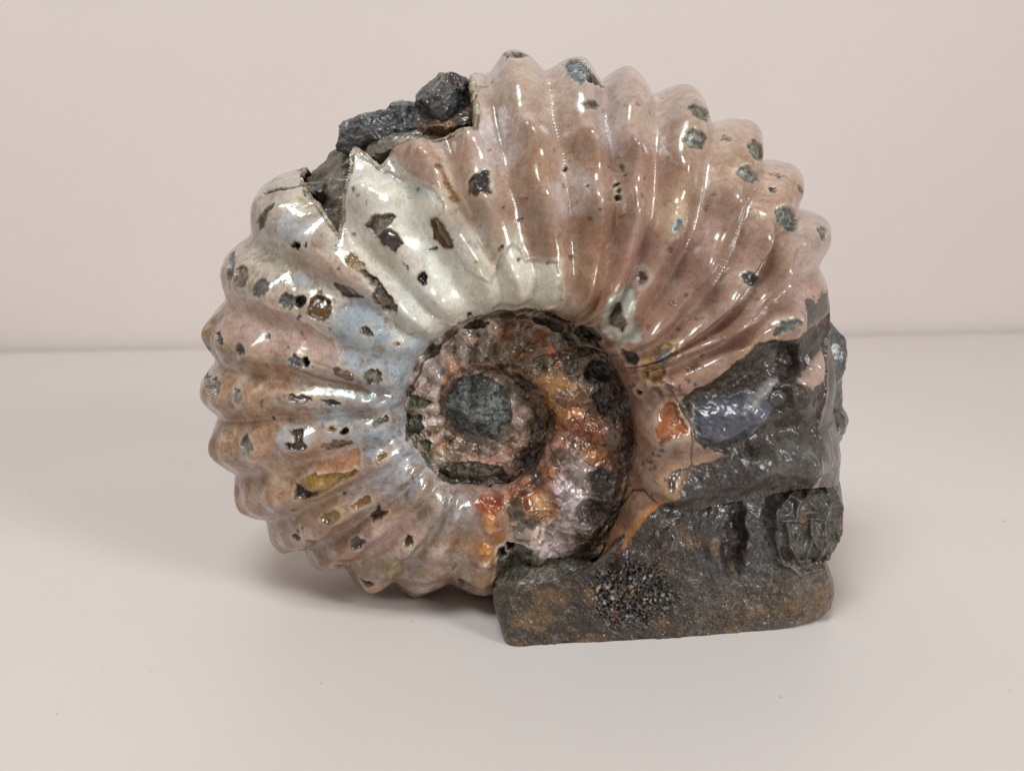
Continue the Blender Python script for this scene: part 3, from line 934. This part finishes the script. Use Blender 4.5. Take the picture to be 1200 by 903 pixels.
put([(769, 500), (772, 482), (782, 470), (792, 470), (797, 484), (807, 500), (804, 508), (786, 514), (772, 522), (768, 515)], (156, 88, 46), AMB, "calcite_cavity", depth=0.0007, rim=(212, 190, 160), rimw=0.0008)
put([(778, 562), (786, 551), (808, 545), (798, 553), (793, 566), (790, 576), (782, 572)], (72, 44, 30), HOLE, "calcite_cavity", depth=0.0006, rim=(190, 150, 108), rimw=0.001)
put([(906, 388), (916, 377), (940, 373), (938, 380), (922, 388), (908, 392)], (120, 124, 120), MTX, "matrix_patch")
line([(782, 450), (795, 470), (808, 492), (810, 545)], (60, 36, 26))
line([(693, 640), (712, 610), (740, 575), (753, 575), (770, 589)], (48, 30, 22))
line([(770, 588), (756, 600), (745, 618), (720, 645)], (170, 110, 50), width=0.0006, depth=-0.0001)
line([(368, 240), (376, 250)], (120, 96, 80))
line([(371, 292), (386, 308), (412, 345)], (206, 180, 150), depth=-0.0001)
line([(338, 430), (370, 443), (405, 450), (430, 458)], (150, 118, 86), width=0.0004, depth=0.0004)
# shell edge round the umbilicus
line([(478, 492), (482, 452), (503, 412), (540, 384), (570, 370), (598, 365)], (96, 74, 58), width=0.0003, depth=0.0)

for i in range(110):
    t_, rr_ = rng.random() * 2 * np.pi, 0.20 + 0.75 * rng.random()
    x, y = 562 + math.cos(t_) * (130 + 260 * rr_), 475 + math.sin(t_) * (130 + 260 * rr_) * 0.9
    if y > 640 or (x > 780 and y > 400) or pick[int(y / 2), int(np.clip(x / 2, 0, gw - 1))] < 0:
        continue
    sz = 0.7 + 2.2 * rng.random() ** 2.5
    put(ell(x, y, sz * (1 + rng.random()), sz, rng.random() * 180, wob=0.3, n=10), (92, 64, 46), MTX, None, depth=0.00025 + 0.0003 * rng.random(), rim=None, edge=0.0003)
# inner whorls: dark pockets and pearly patches ----------------------
IHOLE = dict(HOLE, polish=0.45, depth=0.0012, wall=0.0016, rough=0.0006, edge=0.0009, grain=0.5)
IAMB = dict(AMB, edge=0.0016, wall=0.0016, mixc=0.8, rough=0.0003)
put([(478, 458), (487, 462), (510, 470), (497, 479), (479, 478)], (96, 98, 82), MTX, "matrix_patch")
put([(476, 484), (492, 486), (490, 508), (477, 514)], (92, 94, 80), MTX, "matrix_patch")
put([(482, 512), (502, 515), (505, 535), (515, 556), (505, 548)], (90, 90, 74), MTX, "matrix_patch")
put(ell(507, 412, 12, 6, -35), (100, 98, 84), MTX, "matrix_patch")
put(ell(560, 380, 16, 5, -10), (58, 50, 40), MTX, "matrix_patch")
put(ell(645, 380, 20, 6, 18), (46, 40, 32), MTX, "matrix_patch")
put(ell(690, 392, 16, 7, 30), (74, 66, 50), MTX, "matrix_patch")
put(ell(700, 436, 17, 15), (28, 20, 16), IHOLE, "calcite_cavity", rim=(150, 110, 76))
put(ell(665, 392, 10, 8), (50, 34, 24), IHOLE, "calcite_cavity", rim=None)
put(ell(708, 470, 15, 18), (34, 24, 18), IHOLE, "calcite_cavity", rim=None)
put(ell(690, 505, 24, 22), (120, 56, 20), IAMB, "calcite_cavity", rim=None)
put(ell(702, 534, 15, 8), (158, 96, 42), IAMB, "calcite_cavity", rim=None, depth=-0.0003)
put(ell(704, 562, 20, 14), (30, 22, 16), IHOLE, "calcite_cavity", rim=None)
put(ell(690, 600, 16, 18, 20), (52, 34, 24), IHOLE, "calcite_cavity", rim=None)
put([(660, 545), (680, 535), (692, 550), (690, 585), (672, 605), (662, 595), (672, 570)], (168, 150, 146), IAMB, "nacre_patch", rim=None, depth=-0.0004, grain=0, mott=0.4)
put([(640, 628), (655, 605), (668, 612), (678, 640), (672, 660), (650, 650)], (164, 146, 140), IAMB, "nacre_patch", rim=None, depth=-0.0004, grain=0, mott=0.5)
put(ell(635, 590, 10, 13, -35), (196, 152, 104), IAMB, "calcite_cavity", rim=(120, 48, 16), rimw=0.001, depth=-0.0006)
put(ell(640, 470, 10, 8), (172, 124, 62), IAMB, None, rim=None, depth=-0.0004)
put(ell(645, 448, 17, 8, 10), (166, 118, 56), IAMB, None, rim=None, depth=-0.0004)
put(ell(530, 432, 11, 8, 30), (180, 122, 72), IAMB, None, rim=None, depth=-0.0005)
put(ell(525, 448, 8, 6), (182, 118, 58), IAMB, None, rim=None, depth=-0.0005)
put(ell(625, 497, 12, 14), (36, 30, 26), IHOLE, "calcite_cavity", rim=None)
put(ell(615, 535, 12, 11), (44, 42, 38), IHOLE, "calcite_cavity", rim=None)
put(ell(605, 455, 11, 9), (50, 34, 24), IHOLE, None, rim=None)
put(ell(555, 555, 40, 13, 3), (92, 84, 66), MTX, "matrix_patch", rim=None)
# stony fill below the umbilicus, beside the base
put([(586, 640), (600, 634), (625, 645), (622, 665), (640, 655), (668, 655), (700, 672), (690, 690), (650, 690), (610, 700), (582, 705), (580, 670)], (82, 78, 66), MTX, "matrix_patch", depth=0.0004, rough=0.0004)
put(ell(588, 648, 5, 7), (60, 62, 62), HOLE, None)
put(ell(597, 640, 5, 6), (52, 50, 50), HOLE, None)

# ------------------------------------------------------------------ final surface
rel = DISP.reshape(NRW, NC)
# a little smoothing so cavity walls keep clean edges
G2 = G1 + GN * rel[..., None]
N2 = grid_normals(G2)
if FLIP:
    N2 = -N2
V2, N2f = G2.reshape(-1, 3), N2.reshape(-1, 3)
F = grid_faces(NRW, NC)
if FLIP:
    F = F[:, ::-1]
fcol = (np.arange(len(F)) % (NC - 1))
frow = (np.arange(len(F)) // (NC - 1))

BREAK = [(352, 212), (362, 230), (372, 242), (385, 262), (396, 280), (399, 262), (400, 240), (405, 215), (410, 190), (415, 172), (425, 180), (445, 196), (459, 172), (480, 163), (505, 165), (522, 161), (545, 151), (558, 150), (559, 118), (555, 88)]
bid = np.array([trace(x, y) for x, y in BREAK])
bch = np.stack([A[bid % NC], bid // NC], -1).astype(float)
bch = np.vstack([bch, [[bch[-1, 0] + 2.0, j_venter - 14], [bch[-1, 0] + 2.0, j_venter + 5], [bch[-1, 0] - 4.0, j_venter + 14], [bch[0, 0] + 1.0, j_venter + 14], [bch[0, 0], j_venter + 5]]])
bx, by = project(VX)[:2]
jit = (fbm(VX, 0.003, 3, 501) - 0.5)
BLOCK = [(1010, 566), (930, 574), (880, 584), (830, 594), (798, 606), (768, 622), (748, 644), (722, 664), (704, 684), (690, 720), (690, 800), (1010, 800)]
inblk = in_poly(bx, by, BLOCK) & np.repeat(True, len(VX)) & (np.broadcast_to(A[None, :], (NRW, NC)).ravel() > 200)
inb = in_poly(av + jit * 0.9, np.repeat(rows, NC) + jit * 5, bch)
dead = inb[F].all(1) | inblk[F].all(1)
LABEL[(np.repeat(rows, NC) > j_venter + 6)] = 0
fl = LABEL[F]
flab = np.where((fl > 0).sum(1) >= 2, fl.max(1), 0)
fk = kidx.ravel()[F[:, 0]]
ffr = np.abs(fr.ravel()[F[:, 0]])
fa = A[fcol]
isrib = (ffr < 0.30) & (rho[frow] > 0.10) & (fa > 4)
owner = np.where(fa < -12, -2, -1)          # -2 inner whorl, -1 last whorl
owner = np.where(isrib, 1000 + fk, owner)
owner = np.where(flab > 0, flab, owner)
owner[dead] = -9


def sub(name, mask, parent):
    ff_ = F[mask]
    if len(ff_) < 4:
        return None
    u, inv = np.unique(ff_, return_inverse=True)
    return make_object(name, V2[u], inv.reshape(ff_.shape), parent, N2f[u], COL[u], SURF[u])


COL = np.clip(COL, 0.004, 0.9)


def pieces(mask):
    """connected pieces of a set of faces of the grid"""
    fi = np.nonzero(mask)[0]
    r0, r1, c0, c1 = frow[fi].min(), frow[fi].max() + 1, fcol[fi].min(), fcol[fi].max() + 1
    M = np.zeros((r1 - r0, c1 - c0), bool)
    M[frow[fi] - r0, fcol[fi] - c0] = True
    lab = np.where(M, np.arange(M.size).reshape(M.shape) + 1, 1 << 30)
    while True:
        old = lab
        p = np.pad(lab, 1, constant_values=1 << 30)
        lab = np.minimum.reduce([p[1:-1, 1:-1], p[:-2, 1:-1], p[2:, 1:-1], p[1:-1, :-2], p[1:-1, 2:]])
        # pointer jump: follow the label of the labelled face
        fl_ = lab.ravel()
        nxt = np.where(M.ravel(), fl_[np.clip(fl_ - 1, 0, fl_.size - 1)], 1 << 30)
        lab = np.where(M, np.minimum(fl_, nxt).reshape(M.shape), 1 << 30)
        if (lab == old).all():
            break
    L_ = lab[frow[fi] - r0, fcol[fi] - c0]
    out = []
    for l in np.unique(L_):
        out.append(fi[L_ == l])
    return out


made = []
for k in np.unique(owner[owner > 0]):
    for pc in pieces(owner == k):
        nm = "rib" if k >= 1000 else patch_names[k - 1]
        if len(pc) < (120 if k >= 1000 else 12):
            owner[pc] = np.where(fa[pc] < -12, -2, -1)
        else:
            made.append((nm, pc))
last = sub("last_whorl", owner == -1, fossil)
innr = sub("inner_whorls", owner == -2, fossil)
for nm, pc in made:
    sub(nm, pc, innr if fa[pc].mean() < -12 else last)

# thickness of the shell along the break
D2 = np.zeros((NRW - 1, NC - 1), bool)
D2[frow[dead], fcol[dead]] = True
BI = (inb[F].all(1)).reshape(NRW - 1, NC - 1)
ev = []
ii, jj = np.nonzero(BI[:, 1:] != BI[:, :-1])
ev.append(np.stack([ii * NC + jj + 1, (ii + 1) * NC + jj + 1], -1))
ii, jj = np.nonzero(BI[1:, :] != BI[:-1, :])
ev.append(np.stack([(ii + 1) * NC + jj, (ii + 1) * NC + jj + 1], -1))
ev = np.concatenate(ev)
ue, ei = np.unique(ev, return_inverse=True)
ei = ei.reshape(-1, 2)
top_ = V2[ue]
k1 = fbm(top_, 0.003, 2, 902)[:, None]
in1 = top_ - N2f[ue] * (0.0009 + 0.0008 * k1)
nve = len(ue)
ef = np.stack([ei[:, 0], ei[:, 1], ei[:, 1] + nve, ei[:, 0] + nve], -1)
ecol = np.concatenate([np.tile(srgb((196, 176, 150)), (nve, 1)), np.tile(srgb((112, 96, 76)), (nve, 1))])
make_object("broken_shell_edge", np.concatenate([top_, in1]), ef, last, colr=ecol, surf=np.tile([0.3, 0.4, 0.6], (2 * nve, 1)))

# ragged lip of broken shell along the same line
bl = bch[:len(BREAK)]
sl = np.r_[0, np.cumsum(np.hypot(np.diff(bl[:, 0]) * 1.2, np.diff(bl[:, 1]) * 0.25))]
tl = np.linspace(0, sl[-1], 620)
la = np.interp(tl, sl, bl[:, 0])
lr = np.interp(tl, sl, bl[:, 1])
ci = np.clip(np.searchsorted(A, la), 0, NC - 1)
ri = np.clip(np.rint(lr).astype(int), 0, NRW - 1)
pth, pn = G2[ri, ci], N2[ri, ci]
kp = np.hanning(9) / np.hanning(9).sum()
pth = np.stack([np.convolve(np.pad(pth[:, k], 4, mode='edge'), kp, 'valid') for k in range(3)], -1)
tg = np.gradient(pth, axis=0)
tg /= np.linalg.norm(tg, axis=1, keepdims=True) + 1e-12
sd_ = np.cross(tg, pn)
sd_ /= np.linalg.norm(sd_, axis=1, keepdims=True) + 1e-12
rn = 0.00045 + 0.0007 * fbm(pth, 0.0016, 3, 911)
an = np.linspace(0, 2 * np.pi, 10, endpoint=False)
tube = pth[:, None, :] - pn[:, None, :] * (rn * 0.75)[:, None, None] + rn[:, None, None] * (np.cos(an)[None, :, None] * pn[:, None, :] * 1.05 + np.sin(an)[None, :, None] * sd_[:, None, :] * 0.8)
tube += (fbm(tube, 0.0009, 2, 915)[..., None] - 0.5) * 0.0006 * pn[:, None, :]
tv = tube.reshape(-1, 3)
tcx = sstep(0.35, 0.65, fbm(tv, 0.002, 3, 918))[:, None]
tcol = srgb((186, 170, 148)) * (1 - tcx) + srgb((110, 96, 76)) * tcx
make_object("broken_shell_edge", tv, grid_faces(len(pth), 10, wrap=True), last, colr=tcol, surf=np.tile([0.3, 0.5, 0.8], (len(tv), 1)))

# ------------------------------------------------------------------ internal mould seen through the broken shell
ca = (A > 118) & (A < 190)
ja = slice(nW + 30, NRW - 20)
Gm = G[ja][:, ca] - GN[ja][:, ca] * 0.0040
Gm = Gm + GN[ja][:, ca] * ((fbm(Gm, 0.007, 4, 601)[..., None] - 0.5) * 0.0075 - (worley(Gm, 0.006, 603)[0][..., None] - 0.4) * 0.004 + (fbm(Gm, 0.0015, 3, 605)[..., None] - 0.5) * 0.0012)
Gm = Gm[::2, ::2]
fm = grid_faces(*Gm.shape[:2])
if FLIP:
    fm = fm[:, ::-1]
vm = Gm.reshape(-1, 3)
t = fbm(vm, 0.006, 3, 611)[:, None]
cm = srgb((70, 52, 36)) * (1 - sstep(0.4, 0.6, t)) + srgb((120, 112, 96)) * sstep(0.4, 0.6, t)
make_object("internal_mould", vm, fm, fossil, colr=cm, surf=np.tile([0.5, 0.7, 0.5], (len(vm), 1)))


def lump_planes(d, seed, k=46):
    r_ = np.random.default_rng(seed)
    n_ = r_.normal(size=(k, 3))
    n_ /= np.linalg.norm(n_, axis=1, keepdims=True)
    h_ = 0.74 + 0.30 * r_.random(k)
    dn = d / (np.linalg.norm(d, axis=-1, keepdims=True) + 1e-12)
    t = np.clip(dn @ n_.T, 1e-3, None)
    return np.minimum(1.12, (h_ / t).min(-1))


def lump(name, cx, cy, Y, rx, ry, rz, tilt, color, color2, rough=0.12, size=0.004, surf=(0.8, 0.7, 0.4), seed=1, n=(90, 140), parent=fossil, sq=1.0, rock=False):
    th = np.linspace(0.02, np.pi - 0.02, n[0])[:, None]
    ph_ = np.linspace(0, 2 * np.pi, n[1], endpoint=False)[None, :]
    sgn = lambda v: np.sign(v) * np.abs(v) ** sq
    d = np.stack([sgn(np.sin(th) * np.cos(ph_)), sgn(np.sin(th) * np.sin(ph_)), sgn(np.cos(th) + 0 * ph_)], -1)
    ax = np.array([rx, rz, ry]) * PX
    if rock:
        d = d * lump_planes(d, 40 + seed)[..., None]
    p = d * ax
    cpt = P(cx, cy, Y)
    nz = (fbm(p + seed * 0.31, size, 4, 700 + seed) - 0.5)
    facet = worley(p + seed * 0.17, size * 1.3, 730 + seed)[0] - 0.5
    fine = fbm(p + seed * 0.71, size * 0.3, 3, 740 + seed, 0.6) - 0.5
    p = p * (1 + rough * 2.4 * nz[..., None] - rough * 0.5 * facet[..., None] + rough * (0.9 if rock else 0.55) * fine[..., None])
    ti = math.radians(-tilt)
    x = p[..., 0] * math.cos(ti) - p[..., 2] * math.sin(ti)
    z = p[..., 0] * math.sin(ti) + p[..., 2] * math.cos(ti)
    p = np.stack([x, p[..., 1], z], -1) + cpt
    v = p.reshape(-1, 3)
    t = sstep(0.42, 0.6, fbm(v, size, 3, 760 + seed))[:, None]
    c = srgb(color) * (1 - t) + srgb(color2) * t
    c = c * (1 + surf[1] * (worley(v, 0.0008, 770)[2] - 0.5) * 1.4)[:, None]
    fcs = grid_faces(n[0], n[1], wrap=True)
    return make_object(name, v, fcs, parent, colr=c, surf=np.tile(surf, (len(v), 1)))


CH = dict(sq=1.0, n=(120, 180), rock=True)
lump("chamber_cast", 521, 126, 0.032, 37, 38, 66, 14, (80, 86, 90), (50, 42, 36), 0.15, 0.006, seed=1, surf=(0.9, 0.6, 0.5), **CH)
lump("chamber_cast", 522, 152, 0.029, 50, 25, 56, -18, (112, 80, 48), (70, 50, 36), 0.15, 0.005, seed=2, surf=(0.9, 0.3, 0.8), **CH)
lump("chamber_cast", 436, 155, 0.032, 48, 27, 54, -10, (44, 46, 48), (88, 92, 94), 0.15, 0.005, seed=3, surf=(0.9, 0.6, 0.5), **CH)
lump("chamber_cast", 476, 147, 0.033, 42, 28, 50, -20, (54, 58, 62), (90, 92, 92), 0.15, 0.005, seed=4, surf=(0.9, 0.6, 0.5), **CH)
lump("chamber_cast", 462, 174, 0.026, 54, 15, 36, -18, (118, 112, 96), (92, 86, 70), 0.15, 0.004, seed=5, surf=(0.9, 0.3, 0.5), **CH)
lump("chamber_cast", 545, 160, 0.025, 16, 9, 25, -20, (108, 112, 100), (80, 76, 62), 0.2, 0.004, seed=6, **CH)
lump("chamber_cast", 379, 228, 0.028, 28, 18, 36, 10, (104, 104, 88), (64, 58, 46), 0.15, 0.003, seed=7, **CH)
lump("matrix_fill", 640, 676, 0.0155, 66, 27, 55, -9, (96, 90, 74), (66, 60, 48), 0.09, 0.004, seed=9, surf=(0.5, 1.0, 0.4), n=(110, 180))
lump("calcite_band", 615, 698, 0.0072, 34, 10, 24, -4, (140, 84, 52), (96, 56, 38), 0.20, 0.003, seed=10, surf=(1.0, 0.1, 1.0))
lump("shell_remnant", 664, 684, 0.0105, 44, 11, 26, -20, (150, 126, 100), (120, 92, 64), 0.22, 0.003, seed=13, surf=(0.9, 0.1, 1.0))
# ------------------------------------------------------------------ core of the umbilicus
lump("umbilical_floor", 566, 478, YM - 0.0135, 78, 78, 34, 0, (150, 126, 110), (92, 76, 60), 0.09, 0.003, seed=12, surf=(0.6, 0.7, 0.8), n=(140, 200))
lump("umbilical_core", 562, 476, YM - 0.0202, 35, 37, 17, 0, (88, 94, 92), (50, 50, 44), 0.24, 0.0030, seed=11, surf=(0.25, 1.0, 0.2), n=(140, 220))

# ------------------------------------------------------------------ stone base
OUT = [(577, 688), (578, 704), (584, 728), (592, 752), (602, 758), (640, 757.5), (700, 755), (760, 753), (820, 750), (870, 744), (910, 738), (940, 732), (962, 724), (974, 712), (978, 695), (977, 680), (971, 664), (968, 655), (980, 640), (987, 618), (988, 592), (985, 566),
       (974, 540), (930, 542), (880, 550), (830, 560), (790, 575), (752, 600), (728, 628), (700, 655), (670, 676), (620, 688)]


def base_depth(px, py):
    return np.interp(px, [575, 600, 800, 930, 965, 990], [0.003, 0.0, 0.0045, 0.009, 0.013, 0.020]) + np.interp(py, [540, 575, 640, 760], [0.0130, 0.0050, 0.0015, 0.0])


OUTA = np.array(OUT, float)
seg = np.r_[0, np.cumsum(np.hypot(*np.diff(np.vstack([OUTA, OUTA[:1]]), axis=0).T))]
tt = np.linspace(0, seg[-1], 900, endpoint=False)
ox = np.interp(tt, seg, np.r_[OUTA[:, 0], OUTA[0, 0]])
oy = np.interp(tt, seg, np.r_[OUTA[:, 1], OUTA[0, 1]])
kk = np.hanning(13)
kk /= kk.sum()
ox = np.convolve(np.r_[ox[-6:], ox, ox[:6]], kk, 'valid')
oy = np.convolve(np.r_[oy[-6:], oy, oy[:6]], kk, 'valid')
ccx, ccy = 815.0, 668.0
sr = np.linspace(0.0, 1.0, 190) ** 0.8
gx = ccx + (ox - ccx)[None, :] * sr[:, None]
gy = ccy + (oy - ccy)[None, :] * sr[:, None]
FY = base_depth(gx, gy)
edge_d = (1 - sr)[:, None] * np.hypot(ox - ccx, oy - ccy)[None, :] * PX
bev = 0.0012
FY = FY + bev * (1 - np.sqrt(np.clip(1 - (1 - np.clip(edge_d / bev, 0, 1)) ** 2, 0, 1)))
pf = P(gx, gy, FY)
# relief of the front: grooves, the ribbed mound and the lobes on the right
rel = (fbm(pf, 0.012, 4, 801) - 0.5) * 0.0022 + (fbm(pf, 0.0024, 4, 811, 0.6) - 0.5) * 0.0013


gxw = gx + (fbm(pf, 0.0035, 2, 831) - 0.5) * 14
gyw = gy + (fbm(pf, 0.0035, 2, 832) - 0.5) * 14


def blob(cx, cy, rx, ry, ang=0):
    t = math.radians(ang)
    dx, dy = gxw - cx, gyw - cy
    u = (dx * math.cos(t) + dy * math.sin(t)) / rx
    v = (-dx * math.sin(t) + dy * math.cos(t)) / ry
    return np.exp(-(u * u + v * v))


def flat(cx, cy, rx, ry, ang=0, soft=0.25):
    t = math.radians(ang)
    dx, dy = gxw - cx, gyw - cy
    u = (dx * math.cos(t) + dy * math.sin(t)) / rx
    v = (-dx * math.sin(t) + dy * math.cos(t)) / ry
    return 1 - sstep(1 - soft, 1 + soft, np.hypot(u, v))


slot = flat(862, 628, 13, 42, 3)
ridge_l = blob(838, 640, 10, 52, -6)
mound = flat(946, 604, 46, 46, 0, 0.2)
foot = flat(945, 690, 45, 26, -5, 0.3)
rel += -0.0034 * slot + 0.0016 * ridge_l + 0.0034 * mound + 0.0012 * foot
rel += 0.0016 * blob(855, 595, 22, 10) + 0.0010 * flat(800, 610, 40, 22, -10, 0.5)
ridges = np.full(gx.shape, 1e9)
for pl in ([(903, 604), (930, 602), (960, 603), (988, 600)], [(914, 655), (905, 625), (908, 590), (925, 568), (952, 556), (976, 570), (986, 600), (981, 634), (962, 655), (935, 662), (914, 655)],
           [(930, 602), (934, 582), (946, 567)], [(934, 582), (924, 576)], [(944, 602), (948, 625), (940, 648)], [(966, 602), (969, 582), (961, 562)], [(962, 602), (963, 628), (955, 652)], [(975, 602), (979, 628)],
           [(921, 604), (922, 630), (930, 648)], [(969, 582), (980, 578)], [(948, 625), (956, 636)], [(910, 655), (940, 668), (972, 658)]):
    dd = np.full(gx.shape, 1e9)
    dd = poly_dist(gx + (gxw - gx) * 0.5, gy + (gyw - gy) * 0.5, pl, closed=False)
    ridges = np.minimum(ridges, dd)
rel += 0.0015 * np.exp(-(ridges / 3.4) ** 2) - 0.0010 * mound
knob = np.zeros_like(gx)
for cx, cy, rx, ry in ((945, 574, 7, 8), (954, 618, 6, 9), (976, 588, 5, 8), (917, 592, 6, 7), (934, 622, 5, 10), (970, 640, 5, 9), (952, 590, 5, 6)):
    knob = np.maximum(knob, blob(cx, cy, rx, ry))
rel += 0.0013 * knob
crys = flat(738, 695, 48, 36, 0, 0.35)
w1, w2, wi = worley(pf, 0.00062, 821)
rel += crys * ((wi - 0.5) * 0.0016 - 0.0006)
fade = sstep(0, 0.0012, edge_d)
pf = pf.copy()
pf[..., 1] -= rel * fade
# side walls and back
NS = 46
YB = 0.066
edgep = pf[-1]
sides = []
cen = edgep.mean(0)
for i in range(1, NS + 1):
    t_ = i / NS
    q = edgep.copy()
    q[:, 1] = edgep[:, 1] * (1 - t_) + YB * t_
    q[:, 2] -= 0.030 * min(1.0, t_ * 1.5) * sstep(735, 700, ox) * sstep(700, 684, oy)
    sides.append(q)
sides = np.array(sides)
sn = (fbm(sides, 0.008, 4, 841) - 0.5) * 0.0030 * np.linspace(0, 1, NS)[:, None] ** 0.5
dirc = sides - cen
dirc[..., 1] = 0
dirc /= np.linalg.norm(dirc, axis=-1, keepdims=True)
sides = sides + dirc * sn[..., None]
back = []
for s_ in (0.8, 0.55, 0.3, 0.02):
    q = sides[-1].copy()
    q[:, [0, 2]] = cen[[0, 2]] + (q[:, [0, 2]] - cen[[0, 2]]) * s_
    q[:, 1] = YB + 0.002 * (1 - s_)
    back.append(q)
allp = np.concatenate([pf, sides, np.array(back)])
allp[..., 2] = np.maximum(allp[..., 2], 0.0)
vb = allp.reshape(-1, 3)
BC = [(640, 720, 84, 70, 46), (700, 705, 62, 48, 32), (735, 695, 40, 25, 18), (760, 640, 86, 70, 50), (800, 640, 80, 72, 58), (790, 600, 92, 90, 84), (830, 610, 96, 106, 120), (835, 660, 88, 94, 104), (862, 620, 46, 30, 22), (862, 650, 48, 32, 24), (900, 580, 104, 116, 124), (890, 610, 100, 112, 118),
      (940, 600, 94, 100, 102), (940, 640, 96, 100, 100), (940, 685, 124, 116, 104), (900, 700, 114, 104, 92), (880, 665, 82, 88, 96), (800, 720, 94, 80, 60), (650, 745, 92, 76, 48), (965, 700, 122, 114, 100), (590, 720, 96, 90, 78), (850, 700, 100, 96, 88), (700, 740, 76, 62, 42), (780, 700, 66, 56, 42), (860, 725, 108, 94, 74), (760, 740, 78, 64, 46)]
bp = np.array([P(x, y, float(base_depth(x, y))) for x, y, *_ in BC])
bcc = srgb(np.array([c[2:] for c in BC]))
wpb = vb + (np.stack([fbm(vb, 0.006, 3, 851), fbm(vb, 0.006, 3, 852), fbm(vb, 0.006, 3, 853)], -1) - 0.5) * 0.009
ws, cs = 0, 0
for p, c in zip(bp, bcc):
    w = 1 / (((wpb - p) ** 2).sum(-1) + 6e-6) ** 2
    ws = ws + w
    cs = cs + w[:, None] * c
cb = cs / ws[:, None]
bluish = sstep(0.0, 0.06, cb[:, 2] - cb[:, 0] + 0.01)
sb = np.zeros((len(vb), 3))
sb[:, 0] = 0.40 + 0.45 * fbm(vb, 0.006, 2, 861)
sb[:, 1] = 0.85 - 0.4 * bluish
sb[:, 2] = 0.5
crf = np.zeros(allp.shape[:2])
crf[:pf.shape[0]] = crys
wif = np.zeros(allp.shape[:2])
wif[:pf.shape[0]] = wi
cb *= np.array([0.45, 0.35, 0.27])
m = (crf * (wif > 0.93)).ravel()
cb = cb * (1 - m[:, None]) + srgb((150, 138, 128)) * m[:, None]
m = (crf * (wif < 0.55)).ravel() * 0.8
cb = cb * (1 - m[:, None]) + srgb((26, 16, 12)) * m[:, None]
cb = cb * (1 + (0.9 - 0.5 * bluish) * (worley(vb, 0.0007, 866)[2] - 0.5) * 1.3)[:, None]
ochre = sstep(0.66, 0.72, fbm(vb, 0.006, 2, 871))
cb = cb * (1 - 0.5 * ochre[:, None]) + srgb((120, 88, 46)) * 0.5 * ochre[:, None]
nr_, nc_ = allp.shape[:2]
stone = make_object("stone_base", vb, grid_faces(nr_, nc_, wrap=True)[:, ::-1], fossil, colr=cb, surf=sb)

# far side of the mouth, standing out beyond the front rim
lump("far_side_matrix", 925, 440, 0.050, 74, 92, 90, -4, (54, 58, 66), (84, 82, 78), 0.05, 0.006, seed=21, sq=0.85, rock=True)
lump("far_side_matrix", 950, 495, 0.048, 48, 42, 80, 0, (96, 90, 84), (70, 66, 60), 0.08, 0.005, seed=22, rock=True)

print("tris", sum(len(o.data.polygons) * 2 for o in bpy.data.objects if o.type == 'MESH'))
zmin = min((o.matrix_world @ __import__('mathutils').Vector(c)).z for o in bpy.data.objects if o.type == 'MESH' and o.parent for c in o.bound_box)
print("lowest", zmin)
